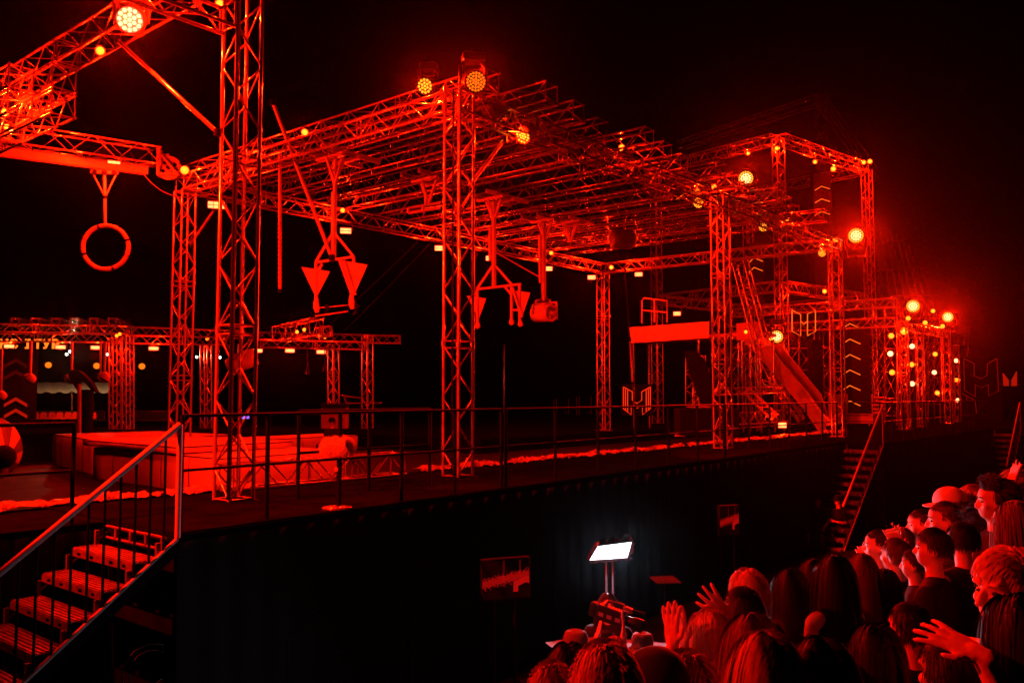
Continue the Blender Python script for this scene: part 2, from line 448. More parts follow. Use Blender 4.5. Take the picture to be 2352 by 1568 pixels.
# ------------------------------------------------------------------ lamps
def light(name, p, power, parent, radius=0.06, spot=None, aim=None, blend=0.6, col=RED):
    L = bpy.data.lights.new(name, 'SPOT' if spot else 'POINT'); L.energy = power; L.color = col; L.shadow_soft_size = radius
    M = Matrix.Translation(p)
    if spot:
        L.spot_size = R(spot); L.spot_blend = blend
        M = Matrix.Translation(p) @ (Vec(aim) - p).to_track_quat('-Z', 'Y').to_matrix().to_4x4()
    return _place(bpy.data.objects.new(name, L), M, parent)
def face_axes(d):
    d = d.normalized(); x = Z.cross(d).normalized() if abs(d.z) < 0.98 else U; return x, d.cross(x).normalized()
def led_spots(R_, n):
    out = [(0, 0)]
    for ring in range(1, n + 1):
        k = 6 * ring
        for i in range(k): a = 2 * math.pi * (i + 0.5 * (ring % 2)) / k; out.append((math.cos(a) * ring / (n + 0.42) * R_, math.sin(a) * ring / (n + 0.42) * R_))
    return out
def moving_head(label, p, aim, r, power, rings=2, m=None, spot=110, hang=True, leds_apart=False, housing=None, target=None):
    """moving head lamp: base, yoke, head with a face of LED lenses; p is the middle of the face"""
    m = m or LED; p = Vec(p); d = (Vec(aim) - p).normalized(); x, y = face_axes(d); hm = housing or PLASTIC
    back = p - d * r * 2.0
    up = Z if hang else -Z
    base_c = back + up * r * 2.1
    t = thing('moving_head_lamp', label, 'stage lamp', base_c + up * r * 0.7, 'moving head lamps')
    head = MB().lathe(p, -d, [(0.02 * r, 0.0), (0.02 * r, r * 1.02), (-0.06 * r, r * 1.04), (-0.05 * r, r * 1.16), (0.5 * r, r * 1.2), (1.5 * r, r * 1.12), (2.2 * r, r * 0.85), (2.45 * r, r * 0.5), (2.5 * r, 0.0)], 20).build('head', hm, t)
    fin = MB()
    for k in range(6):
        fin.lathe(p - d * (0.8 + 0.22 * k) * r, -d, [(0, 1.14 * r), (0, 1.27 * r), (0.07 * r, 1.27 * r), (0.07 * r, 1.14 * r)], 20)
    fin.build('cooling_fins', hm, head)
    for s_ in (-1, 1):
        a = back + x * s_ * r * 1.32
        MB().path([a - up * r * 0.25, a + up * r * 0.5, a + up * r * 1.5, base_c + x * s_ * r * 0.95], [0.16 * r, 0.2 * r, 0.24 * r, 0.26 * r], 8).build('yoke_arm', hm, t)
    MB().box(base_c + up * r * 0.35, x * r * 1.15, x.cross(Z).normalized() * r * 0.85, Z * r * 0.42, 0.08 * r).build('base', hm, t)
    MB().tube(base_c + up * r * 0.75, base_c + up * r * 1.5, r * 0.14, 8).build('hook_clamp', BLACK, t)
    lens = MB(); rim = MB(); rl = r * 0.42 / (rings + 0.55) * 1.05
    for k, (a, b) in enumerate(led_spots(r * 0.98, rings)):
        q = p + d * 0.045 * r + x * a + y * b
        e = (lens if math.hypot(a, b) < r * 0.62 else rim) if not leds_apart else MB()
        e.lathe(q, d, [(0, rl), (rl * 0.35, rl * 0.85), (rl * 0.6, rl * 0.45), (rl * 0.66, 0)], 8)
        if leds_apart: e.build('led_lens', m, head)
    if not leds_apart: stuff(lens.build('led_lenses', m, head)); stuff(rim.build('outer_led_lenses', LED if m is LED_HOT else m, head))
    if power: light('lamp_beam', p + d * r * 0.5, power, t, 0.03 if leds_apart or power < 6000 else 0.07, spot, target or aim, 0.15 if spot > 160 else 0.6)
    return t
def flood(label, p, aim, w, h, power, rows=2, m=None, group='floodlights under the back beam', drop=0.35, cells=1):
    """LED floodlight: shallow housing, bright strips, bracket"""
    p = Vec(p); d = (Vec(aim) - p).normalized(); x, y = face_axes(d); m = m or FLOOD_LED
    t = thing('floodlight', label, 'floodlight', p + Z * drop, group)
    MB().box(p - d * h * 0.4, x * w * 0.56, y * h * 0.62, d * h * 0.36, h * 0.08).build('housing', PLASTIC, t)
    for k in range(rows):
        for j in range(cells):
            c = p + y * h * (k - (rows - 1) / 2) * 0.98 / rows + x * w * (j - (cells - 1) / 2) / cells
            MB().box(c + d * 0.012, x * w * 0.46 / cells, y * h * 0.40 / rows, d * 0.012, 0.004).build('led_strip', m, t)
    MB().path([p + x * w * 0.6, p + x * w * 0.6 + Z * drop * 0.6, p + Z * drop * 0.75, p + Z * drop], 0.012, 6).build('bracket', BLACK, t)
    if power: light('lamp_glow', p + d * 0.14, power, t, 0.05)
    return t
def par(label, p, aim, r, power, m=None, group='small spot lamps on the trusses'):
    p = Vec(p); d = (Vec(aim) - p).normalized(); x, y = face_axes(d); m = m or LED
    t = thing('par_lamp', label, 'spot lamp', p, group)
    MB().lathe(p, -d, [(0.05 * r, 0), (0.05 * r, r), (-0.15 * r, r * 1.05), (-0.12 * r, r * 1.15), (1.2 * r, r * 1.1), (2.0 * r, r * 0.7), (2.1 * r, 0)], 14).build('can', PLASTIC, t)
    MB().lathe(p, d, [(0, r * 0.96), (0.12 * r, r * 0.8), (0.2 * r, r * 0.4), (0.22 * r, 0)], 14).build('lens', m, t)
    MB().path([p - d * r + x * r * 1.15, p - d * r + x * r * 1.2 + Z * r * 1.6, p - d * r - x * r * 1.2 + Z * r * 1.6, p - d * r - x * r * 1.15], r * 0.13, 6).build('bracket', BLACK, t)
    if power: light('lamp_glow', p + d * r * 1.5, power, t, r * 0.3)
    return t
EYE = Vec((0, 0, CAMZ))
CROWD = Vec((2.6, 4.2, 2.4))
K = 1.7
# moving heads on the front beam, left to right
moving_head('big lamp with nineteen pale glowing lenses at the top left', at(298, 46, 10.7), EYE + Vec((-0.8, 0, -0.6)), 0.15, 1500 * K, 2, LED_HOT, 168, leds_apart=True, housing=STEEL, target=CROWD)
moving_head('yellow glowing lamp just left of the middle tower top', at(976, 198, 14.4), EYE + Vec((-4.5, 0, -1)), 0.13, 1300 * K, 2, LED, 120, hang=True, target=CROWD + Vec((-1, 0, 0)))
moving_head('orange lamp with many small lenses at the top of the middle tower', at(1093, 188, 13.2), EYE + Vec((2.0, 0, 0)), 0.155, 1500 * K, 3, LED_DIM, 120, target=CROWD)
moving_head('lamp hanging under the front beam right of the middle tower, lenses facing down', at(1201, 313, 14.9), Vec((-5.0, 6.0, 0.5)), 0.13, 900 * K, 2, LED, 100)
moving_head('dark lamp body hanging left of the one with lit yellow lenses, near the front beam', at(1150, 268, 14.6), Vec((8.5, 20.5, 1.6)), 0.15, 17000 * K, 2, LED, 42)
moving_head('lamp hanging under the front beam by the banner tower, lenses facing down', at(1604, 466, 21.0), Vec((-3.0, 9.0, 1)), 0.13, 900 * K, 2, LED, 100)
moving_head('dark lamp body hanging beside the roller end of the front beam', at(1562, 448, 20.6), Vec((9.5, 22.5, 1.4)), 0.16, 1200 * K, 2, LED, 70)
moving_head('bright lamp standing above the banner tower', at(1713, 410, 22.0), EYE + Vec((0, 0, -1)), 0.19, 3750 * K, 3, LED_HOT, 46, hang=False, target=CROWD)
moving_head('oval-looking lamp hanging between the banner tower and the far corner tower', at(1753, 522, 23.6), Vec((-2, 9, 0)), 0.12, 500 * K, 2, LED, 100)
moving_head('brightest lamp at the right, above the far corner tower', at(1966, 541, 27.6), EYE, 0.24, 10500 * K, 3, LED_HOT, 50, hang=False, target=CROWD)
moving_head('small oval lamp left of the far corner tower head', at(1888, 581, 27.2), Vec((-4, 9, 0)), 0.12, 400 * K, 2, LED, 100)
moving_head('small oval lamp right of the far corner tower head', at(1975, 580, 28.6), Vec((0, 8, -3)), 0.12, 300 * K, 2, LED, 100)
moving_head('very bright lamp on the tower right of the chevron column', at(2097, 703, 33.0), EYE, 0.24, 9000 * K, 3, LED_HOT, 44, hang=False, target=EYE)
moving_head('bright lamp at the far right end of the rig', at(2177, 728, 40.0), EYE, 0.24, 9000 * K, 3, LED_HOT, 40, hang=False, target=CROWD)
moving_head('bright round lamp behind the pale ramp', at(1784, 773, 32.0), EYE, 0.23, 3750 * K, 3, LED_HOT, 30, target=EYE)
# two more of the same lamps on the beam that runs on to the left of the picture
moving_head('lamp on the left end of the stage beam, aimed along the stage front', uv(-0.6, VT, zb - 0.75), uv(12, 8.5, 2.2), 0.15, 11000 * K, 2, LED, 75)
moving_head('lamp on the left end of the stage beam, aimed at the spectators', uv(-1.8, VT, zb - 0.75), Vec((3.0, 4.6, 2.4)), 0.15, 4200 * K, 2, LED, 60)
# floodlights
back = [(497, 471, 17.9, 'six-cell floodlight on the brace pole of the back left tower', 3), (794, 530, None, 'floodlight under the back beam beside the first triangle swing', 1), (1010, 570, None, 'floodlight under the back beam just left of the middle tower', 1),
        (1127, 593, None, 'floodlight seen right behind the pole of the second triangle swing', 2), (1259, 617, None, 'floodlight under the back beam beside the padded roller', 1), (1359, 637, None, 'floodlight under the back beam left of the back corner tower', 1),
        (1467, 630, 33.0, 'floodlight right of the back corner tower', 1), (1555, 720, 34.0, 'floodlight just above the red banner', 1)]
for px, py, d, l, cells in back:
    p = at(px, py, d) if d else onv(px, py, VB - 0.25)
    flood(l, p, EYE + Vec((0, 0, -2)), 0.30 if cells < 3 else 0.34, 0.15, 190 * K, 2, cells=cells)
flood('row of three small lamps under the ring rail', at(262, 373, 17.4), EYE + Vec((0, 0, -3)), 0.24, 0.06, 700 * K, 1, cells=3, group='floodlights of the ring rail', drop=0.12)
flood('low floodlight standing on the deck under the ramp', at(1797, 976, 27.0), EYE, 0.26, 0.17, 220 * K, 2, group='floodlights on the deck', drop=0.2)
# small spots on the trusses
pars = [(10, 258, 13.6, .055, 480, 'small bright lamp among the stacked trusses at the left edge, upper'), (16, 292, 14.4, .05, 360, 'small bright lamp among the stacked trusses at the left edge, lower'),
        (230, 117, 12.2, .06, 300, 'small lamp on the high truss at the top left'), (506, 11, 10.9, .06, 260, 'small lamp at the top edge beside the nearest tower'), (424, 391, 18.6, .09, 160, 'small lamp right of the cable wheel'),
        (700, 304, 14.6, .055, 110, 'small lamp on the left edge beam of the roof'), (787, 483, 22.0, .06, 60, 'small lamp on the back beam left of the pole of the first swing'), (1428, 339, 18.0, .06, 120, 'small lamp on the front beam, halfway to the banner tower'),
        (1640, 429, 20.6, .055, 90, 'small lamp at the head of the banner tower'), (1808, 502, 24.6, .07, 160, 'small lamp on the front beam right of the banner tower'), (1919, 551, 27.3, .08, 160, 'small lamp at the head of the far corner tower'),
        (1266, 581, 26.5, .06, 60, 'small lamp on the back beam above the padded roller'), (1404, 614, 31.0, .07, 320, 'small lamp at the head of the back corner tower'), (1784, 341, 35.0, .08, 420, 'small lamp high on the tall frame, left of its peak'),
        (1718, 352, 36.5, .08, 400, 'small lamp on the left top beam of the tall frame'), (1872, 372, 37, .08, 450, 'small lamp on the right top beam of the tall frame'), (1914, 388, 39, .11, 600, 'lamp hanging inside the right of the tall frame'),
        (1984, 373, 39, .09, 300, 'left of two lamps at the right top corner of the tall frame'), (1998, 371, 39.3, .1, 420, 'right of two lamps at the right top corner of the tall frame'), (2143, 714, 38, .09, 200, 'small lamp between the two bright lamps at the right'),
        (1894, 669, 35, .08, 420, 'small lamp on the middle beam of the tall frame'), (2086, 731, 33, .09, 0, 'oval lens below the very bright lamp, left one'), (2125, 741, 34, .09, 0, 'oval lens below the very bright lamp, right one'),
        (2077, 760, 34.0, .15, 200, 'round yellow lamp beside the tower right of the chevrons'), (2165, 749, 40, .1, 0, 'oval lens below the last bright lamp'), (1713, 762, 29.0, .06, 60, 'small lamp above the red side panel of the platform')]
for px, py, d, r, pw, l in pars: par(l, at(px, py, d), EYE + Vec((random.uniform(-3, 3), 0, random.uniform(-3, 1))), r, pw * K)
cols = [(2047, 771, 33), (2045, 812, 33), (2049, 855, 33), (2095, 795, 36), (2094, 837, 36), (2095, 881, 36), (2148, 813, 40), (2146, 855, 40), (2153, 902, 40), (2196, 828, 43), (2196, 872, 43), (2200, 919, 43)]
for i, (px, py, d) in enumerate(cols):
    par(['top', 'middle', 'bottom'][i % 3] + ' ball lamp of the ' + ['first', 'second', 'third', 'last'][i // 3] + ' lamp column at the right', at(px, py, d), EYE + Vec((random.uniform(-5, 5), 0, 0)), .105, 70 * K, LED_HOT if i % 2 else LED, 'lamp columns at the right')

# ------------------------------------------------------------------ ring rail at the left
d0, d1 = 15.2, 19.0
def rail_pt(px, py): return at(px, py, d0 + (d1 - d0) * (px + 250) / 615)
tr = truss('ring_rail_truss', 'beam truss at the left carrying the rail with the hanging ring', rail_pt(-250, 268), rail_pt(362, 361), w=0.38, single=True, seg=0.5)
ra, rb_ = rail_pt(-250, 318), rail_pt(337, 394)
rd = (rb_ - ra).normalized(); rn = Z.cross(rd).normalized()
rail = thing('sliding_rail', 'flat bright rail fixed under the ring truss at the left', 'rail', ra)
for s_ in (-1, 1):
    MB().box((ra + rb_) / 2 + rn * 0.055 * s_, rd * (rb_ - ra).length / 2, rn * 0.012, Z * 0.075, 0.004).build('side_plate', STEEL, rail)
MB().box((ra + rb_) / 2 + Z * 0.085, rd * (rb_ - ra).length / 2, rn * 0.08, Z * 0.01, 0.003).build('top_flange', STEEL, rail)
for k in range(9):
    q = ra.lerp(rb_, 0.06 + k * 0.11); MB().tube(q + Z * 0.09, q + Z * 0.24, 0.012, 6).build('hanger_bolt', BLACK, rail)
wc = at(388, 386, 19.05); wx, wy = Vec((1, 0.15, 0)).normalized(), Z
wh = tr
wn_ = wx.cross(Z).normalized()
def disc_with_holes(c, x, y, n_, R_, holes, rh, th, name, m, parent):
    mb = MB(); N = 40; M_ = 8
    ring_o = [c + (x * math.cos(2 * math.pi * i / N) + y * math.sin(2 * math.pi * i / N)) * R_ for i in range(N)]
    ri = R_ * 0.82
    ring_i = [c + (x * math.cos(2 * math.pi * i / N) + y * math.sin(2 * math.pi * i / N)) * ri for i in range(N)]
    for s_ in (-1, 1):
        vs = [p + n_ * th * s_ for p in ring_o + ring_i]
        mb.add(vs, [(i, (i + 1) % N, N + (i + 1) % N, N + i) for i in range(N)])
    mb.add([p + n_ * th * s_ for s_ in (-1, 1) for p in ring_o], [(i, (i + 1) % N, N + (i + 1) % N, N + i) for i in range(N)], True)
    # web: spokes between round holes
    for k in range(holes):
        a = 2 * math.pi * (k + 0.35) / holes
        for j in range(-3, 4):
            pass
    web = []
    for k in range(holes):
        a0 = 2 * math.pi * (k + 0.35) / holes
        hc = c + (x * math.cos(a0) + y * math.sin(a0)) * R_ * 0.52
        sect = []
        for j in range(13):
            b = a0 - math.pi / holes + 2 * math.pi / holes * j / 12
            sect.append(c + (x * math.cos(b) + y * math.sin(b)) * ri)
        outer = [c] + sect
        hole = []
        for q in outer:
            v = (q - hc); hole.append(hc + v.normalized() * rh)
        n2 = len(outer)
        for s_ in (-1, 1):
            mb.add([p + n_ * th * 0.6 * s_ for p in outer + hole], [(i, (i + 1) % n2, n2 + (i + 1) % n2, n2 + i) for i in range(n2)])
    return mb.build(name, m, parent)
disc_with_holes(wc, wx, wy, wn_, 0.27, 4, 0.055, 0.03, 'pulley', STEEL, wh)
MB().tube(wc - wn_ * 0.09, wc + wn_ * 0.09, 0.045, 12).build('hub', BLACK, wh)
MB().box(at(366, 374, 19.0), wx * 0.03, wn_ * 0.14, Z * 0.31, 0.004).build('end_plate', STEEL, wh)
MB().prism([at(370, 352, 18.93), at(412, 402, 18.93), at(366, 402, 18.93), at(366, 397, 18.93), at(400, 397, 18.93), at(370, 360, 18.93)], wn_ * 0.02).build('guard_arm', STEEL, wh)
MB().tube(at(375, 357, 19.05), at(388, 355, 19.05), 0.03, 8).build('motor_cap', STEEL, wh)
# the ring itself
tp = 17.9
ring = thing('hanging_ring', 'big ring hanging on a pole from the trolley of the left rail', 'ring', at(243, 621, tp))
rc_ = at(243, 568, tp); N = 40; rx = Vec((1, 0.12, 0)).normalized()
MB().path([rc_ + rx * math.cos(2 * math.pi * i / N) * 0.455 + Z * math.sin(2 * math.pi * i / N) * 0.46 for i in range(N)], 0.047, 10, True).build('hoop', STEEL, ring)
MB().tube(at(240, 402, tp), at(242, 519, tp), 0.03, 10).build('pole', STEEL, ring)
for k in range(8):
    a0 = 2 * math.pi * k / 8 + 0.3
    MB().path([rc_ + rx * math.cos(a0 + j * 0.03) * 0.455 + Z * math.sin(a0 + j * 0.03) * 0.46 for j in range(4)], 0.05, 10).build('tape_band', VINYL if k % 2 else BLACK, ring)
MB().tube(at(241.5, 450, tp), at(241.5, 456, tp), 0.045, 10).build('collar', BLACK, ring)
for a, b in ((215, 240), (266, 243)): MB().tube(at(a, 402, tp), at(b, 450, tp), 0.018, 8).build('strut', STEEL, ring)
tro = MB().box(at(240, 396, tp), rx * 0.27, rx.cross(Z) * 0.05, Z * 0.035, 0.008).build('trolley', STEEL, ring)
for px in (218, 240, 262): MB().tube(at(px, 396, tp - 0.08), at(px, 396, tp + 0.08), 0.052, 12).build('trolley_wheel', BLACK, tro)

# ------------------------------------------------------------------ obstacles hanging from the roof
def hung(name, label, cat, d, group='obstacles hanging from the roof'):
    def P(x, y, dy=0.0): return at(x, y, d + dy)
    return P, lambda p: thing(name, label, cat, p, group)
def square(p0, p1, h, m, t, name='tube', ref=None):
    p0, p1 = Vec(p0), Vec(p1); z = (p1 - p0); x = (Z if abs(z.normalized().z) < 0.9 else U).cross(z).normalized(); y = z.normalized().cross(x)
    return MB().box((p0 + p1) / 2, x * h, y * h, z / 2, min(0.006, h * 0.3)).build(name, m, t)
def carriage(p, t, l=1.0, s=1.0):
    """two rails along U with a cross bar, brackets above the obstacle"""
    for dv in (-0.28, 0.28):
        MB().box(p + V * dv * s + U * l * 0.25 + Z * 0.06, U * l, V * 0.03, Z * 0.05, 0.006).build('guide_rail', STEEL, t)
    MB().box(p - U * 0.12 + Z * 0.0, U * 0.05, V * 0.42 * s, Z * 0.035, 0.006).build('cross_bar', STEEL, t)
    MB().box(p + U * 0.3, U * 0.05, V * 0.42 * s, Z * 0.035, 0.006).build('cross_bar', STEEL, t)
    for k in (-1, 1): square(p + V * k * 0.24 - Z * 0.03, p - Z * 0.55, 0.028, STEEL, t, 'bracket_arm')
    for k in (-1, 1): square(p + U * k * 0.22 - Z * 0.03, p - Z * 0.5, 0.022, STEEL, t, 'bracket_arm')
def flag(P, a, b, c, t, name='triangle_panel'):
    pts = [P(*a), P(*b), P(*c)]
    n_ = (pts[1] - pts[0]).cross(pts[2] - pts[0]).normalized()
    return MB().prism(pts, n_ * 0.018).build(name, VINYL, t)
# first triangle swing
P, mk = hung('triangle_swing', 'nearer triangle swing, with two pointed panels and two grip bars below', 'obstacle', 17.1)
t = mk(P(767, 350)); carriage(P(770, 362), t, 0.75)
square(P(771, 366), P(768, 500), 0.03, STEEL, t, 'drop_tube'); square(P(768, 440), P(766, 594), 0.042, STEEL, t, 'drop_tube')
for a, b in (((765, 535), (725, 603)), ((768, 535), (812, 589)), ((725, 603), (811, 590)), ((726, 603), (726, 706)), ((812, 589), (813, 605)), ((740, 606), (728, 628))): square(P(*a), P(*b), 0.026, STEEL, t, 'frame_tube')
for o in (0, 9): square(P(781 + o, 598, -0.05), P(810 + o * 0.6, 678, -0.05), 0.03, STEEL, t, 'frame_tube')
flag(P, (692, 613), (758, 623), (726, 684), t); flag(P, (792, 599, -0.02), (844, 608, -0.02), (812, 680, -0.02), t)
MB().tube(P(722, 708), P(806, 700), 0.014, 8).build('grip_bar', ALU, t); MB().tube(P(724, 726, -0.2), P(800, 715, -0.2), 0.018, 8).build('grip_bar', ALU, t)
for x_, y_ in ((727, 700), (808, 692)): MB().path([P(x_, y_ - 16), P(x_ - 1, y_ - 4), P(x_, y_ + 6), P(x_ + 2, y_ + 18)], [0.04, 0.055, 0.065, 0.04], 10).build('padded_joint', VINYL, t)
for x_, y_ in ((815, 704), (747, 708)):
    MB().path([P(x_, y_ - 8), P(x_ + 6, y_), P(x_ + 3, y_ + 12), P(x_ - 4, y_ + 20)], [0.02, 0.06, 0.05, 0.015], 8).build('strap_loop', CLOTH, t)
# second triangle swing
P, mk = hung('triangle_swing', 'farther triangle swing, right of the middle tower, with pointed panels', 'obstacle', 20.9)
t = mk(P(1134, 452)); carriage(P(1134, 458), t, 0.8)
square(P(1134, 463), P(1134.7, 658), 0.042, STEEL, t, 'drop_tube'); square(P(1126, 520), P(1126, 600), 0.03, STEEL, t, 'drop_tube')
for a, b in (((1131, 611), (1095, 664)), ((1138, 611), (1177, 655)), ((1094, 664.5), (1197, 652.5)), ((1096, 666), (1097, 748)), ((1175, 659), (1175, 741)), ((1193, 653), (1194, 748)), ((1158, 657), (1174, 676)), ((1175, 712), (1193, 712))): square(P(*a), P(*b), 0.03, STEEL, t, 'frame_tube')
flag(P, (1072, 679), (1117, 685), (1100, 732), t); flag(P, (1179, 667), (1218, 672), (1199, 730), t)
square(P(1177, 660, -0.05), P(1199, 728, -0.05), 0.03, STEEL, t, 'frame_tube')
for x_, y_ in ((1097, 746), (1175, 738), (1195, 742)): MB().path([P(x_, y_ - 6), P(x_, y_ + 3), P(x_ + 2, y_ + 8)], [0.04, 0.07, 0.04], 8).build('padded_joint', VINYL, t)
# padded roller
P, mk = hung('hanging_roller', 'padded drum roller with a spoked end, hanging right of the second swing', 'obstacle', 24.0)
t = mk(P(1250, 505)); carriage(P(1252, 508), t, 0.95); carriage(P(1310, 512), t, 0.6)
square(P(1249, 512), P(1249, 690), 0.05, STEEL, t, 'drop_tube'); square(P(1240, 540), P(1241, 650), 0.034, STEEL, t, 'drop_tube')
MB().tube(P(1136, 578), P(1242, 638), 0.02, 8).build('stay_rod', STEEL, t)
MB().prism([P(1249, 676, -0.03), P(1263, 690, -0.03), P(1238, 692, -0.03)], (0, 0.06, 0)).build('gusset', STEEL, t)
for a, b in (((1231, 690), (1262, 688)), ((1231, 690), (1232, 702)), ((1262, 688), (1263, 700)), ((1224, 700), (1279, 694)), ((1224, 700), (1224, 722)), ((1278, 694), (1278, 734))): square(P(*a), P(*b), 0.03, STEEL, t, 'fork')
ax0, ax1 = P(1230, 720, 0.28), P(1267, 719, -0.22); ad = (ax1 - ax0).normalized()
MB().lathe(ax0, ad, [(0, 0), (0, 0.2), (0.03, 0.245), ((ax1 - ax0).length - 0.02, 0.245), ((ax1 - ax0).length, 0.235), ((ax1 - ax0).length, 0.19), ((ax1 - ax0).length - 0.06, 0.185), ((ax1 - ax0).length - 0.06, 0.0)], 28).build('drum', VINYL, t)
fx, fy = face_axes(ad)
for k in range(6):
    a = math.pi * k / 3 + 0.3; q = ax1 - ad * 0.02
    MB().tube(q, q + (fx * math.cos(a) + fy * math.sin(a)) * 0.2, 0.016, 6).build('spoke', STEEL, t)
MB().tube(ax1 - ad * 0.04, ax1 + ad * 0.1, 0.05, 12).build('hub', STEEL, t)
# carriage behind the middle tower, empty
P, mk = hung('empty_carriage', 'carriage with an open frame under the roof, just left of the middle tower', 'obstacle', 19.4)
t = mk(P(978, 412)); carriage(P(985, 414), t, 0.8)
for a, b in (((978, 440), (978, 474)), ((938, 478), (1012, 466)), ((938, 490), (1012, 478)), ((938, 478), (938, 490)), ((972, 472), (972, 484))): square(P(*a), P(*b), 0.028, STEEL, t, 'frame_tube')
# rope pole and sloping pole
P, mk = hung('climbing_rope', 'twisted rope hanging below a straight pole right of the nearest tower', 'rope', 17.2)
t = mk(P(643, 350)); MB().tube(P(643, 345), P(643, 512), 0.034, 10).build('pole', STEEL, t)
pts = []
for s_ in (0, math.pi):
    MB().path([P(643, 514 + k * 2.0) + Vec((math.cos(k * 0.62 + s_) * 0.021, math.sin(k * 0.62 + s_) * 0.021, 0)) for k in range(78)], 0.021, 6).build('rope_strand', VINYL, t)
MB().tube(P(643, 664), P(643, 672), 0.045, 8).build('rope_end', CLOTH, t)
pole('brace_pole', 'long sloping pole from above the left roof edge down to the first triangle swing', at(627, 236, 16.6), at(762, 592, 17.05), 0.036, STEEL)

# ------------------------------------------------------------------ soft blocks and things on the deck
def soft_block(name, label, corners, z0, z1, m, cat='crash mat', group=None, puff=0.03, part='cover'):
    """upholstered block over a quad footprint with soft bulging sides"""
    n = 10; t = thing(name, label, cat, sum(corners, Vec()) / 4, group)
    def bl(a, b): return corners[0].lerp(corners[1], a).lerp(corners[3].lerp(corners[2], a), b)
    mb = MB(); vs = []; fs = []; c = sum(corners, Vec()) / 4
    ring = []
    for k in range(4):
        a, b = corners[k], corners[(k + 1) % 4]
        for j in range(n): ring.append((a.lerp(b, j / n), j / n))
    N = len(ring); levels = [(z0, -0.01), (z0 + (z1 - z0) * 0.3, puff * 0.7), (z0 + (z1 - z0) * 0.7, puff), (z1 - 0.03, puff * 0.6), (z1, -0.02)]
    for z_, o in levels:
        for p, f in ring:
            dd = (p - c); dd.z = 0; k = o * (0.6 + 0.8 * math.sin(math.pi * f)) + random.uniform(-.006, .006)
            vs.append(Vec((p.x, p.y, z_ + random.uniform(-.006, .006))) + dd.normalized() * k)
    for l in range(len(levels) - 1):
        for i in range(N): fs.append((l * N + i, l * N + (i + 1) % N, (l + 1) * N + (i + 1) % N, (l + 1) * N + i))
    b = (len(levels) - 1) * N; ci = len(vs); vs.append(Vec((c.x, c.y, z1 + 0.02)))
    for i in range(N): fs.append((b + i, b + (i + 1) % N, ci))
    mb.add(vs, fs, True); mb.build(part, m, t)
    MB().path([Vec((p.x, p.y, z1 - 0.012)) + (p - c).normalized() * puff * 0.35 for p, f in ring], 0.011, 6, True).build('piping', CLOTH, t)
    for k in range(4):
        a, b = corners[k], corners[(k + 1) % 4]; nn = max(1, int((b - a).length / 1.2))
        for j in range(1, nn + 1):
            q = a.lerp(b, j / (nn + 1)); dd = (q - c); dd.z = 0; dd.normalize()
            MB().path([Vec((q.x, q.y, z_)) + dd * (o_ + 0.004) for z_, o_ in ((z0 + 0.02, puff * 0.9), (z0 + (z1 - z0) * 0.5, puff * 1.45), (z1 - 0.04, puff * 0.95))], 0.006, 5).build('seam', CLOTH, t)
    return t
gm = 'pale crash mats in the pit'
zp = ZS - 0.42
soft_block('crash_mat', 'nearest pale crash mat beside the nearest tower, behind the stair rail', [uv(8.2, 13.35, zp), uv(8.3, 18.2, zp), uv(11.0, 18.2, zp), uv(11.0, 13.4, zp)], zp, ZS + 0.22, VINYL, group=gm)
soft_block('crash_mat', 'thin pale mat lying on top of the nearest crash mat', [uv(8.1, 14.6, 0), uv(8.2, 18.5, 0), uv(10.6, 18.5, 0), uv(10.6, 14.6, 0)], ZS + 0.25, ZS + 0.37, VINYL, group=gm, puff=0.02)
soft_block('crash_mat', 'longer pale crash mat behind and left of the nearest one', [uv(8.65, 18.9, zp), uv(9.3, 22.6, zp), uv(12.0, 22.6, zp), uv(12.0, 18.9, zp)], zp, ZS + 0.33, VINYL, group=gm)
soft_block('crash_mat', 'flat pale mat on the far side of the pit, behind the nearest tower', [uv(12.8, 21.6, zp), uv(12.8, 23.4, zp), uv(18.2, 23.4, zp), uv(18.2, 21.6, zp)], zp, ZS + 0.02, VINYL, group=gm)
soft_block('crash_mat', 'folded pale mat left of the feet of the nearest tower, on the far mats', [uv(12.0, 19.2, zp), uv(12.0, 21.3, zp), uv(13.2, 21.3, zp), uv(13.2, 19.2, zp)], zp, ZS + 0.12, VINYL, group=gm)
# striped cone at the left edge
t = thing('striped_cone', 'big striped cone with a round nose, cut by the left edge', 'cone', at(0, 1075, 12.6))
cb, ct = at(-42, 1032, 13.0), at(48, 1062, 12.1); cd = (ct - cb).normalized(); cx, cy_ = face_axes(cd)
for k in range(14):
    a0, a1 = 2 * math.pi * k / 14, 2 * math.pi * (k + 1) / 14
    pr_ = [(0.0, 0.0), (0.0, 0.5), (0.1, 0.52), (0.3, 0.46), (0.78, 0.13)]
    vs = []; fs = []
    for h, r_ in pr_:
        for j in range(4):
            a = a0 + (a1 - a0) * j / 3; r_ = r_ * (1.0); vs.append(cb + cd * h + (cx * math.cos(a) + cy_ * math.sin(a)) * r_)
    for l in range(len(pr_) - 1):
        for j in range(3): fs.append((l * 4 + j, l * 4 + j + 1, l * 4 + j + 5, l * 4 + j + 4))
    MB().add(vs, fs, True).build('stripe_panel', VINYL if k % 2 else PAINT, t)
MB().lathe(cb, cd, [(0.74, 0.0), (0.74, 0.14), (0.8, 0.17), (0.88, 0.16), (0.94, 0.1), (0.96, 0)], 18).build('nose', CLOTH, t)
MB().tube(cb + cd * 0.3, Vec((cb.x + cd.x * 0.3, cb.y, zp)), 0.06, 8).build('support', BLACK, t)
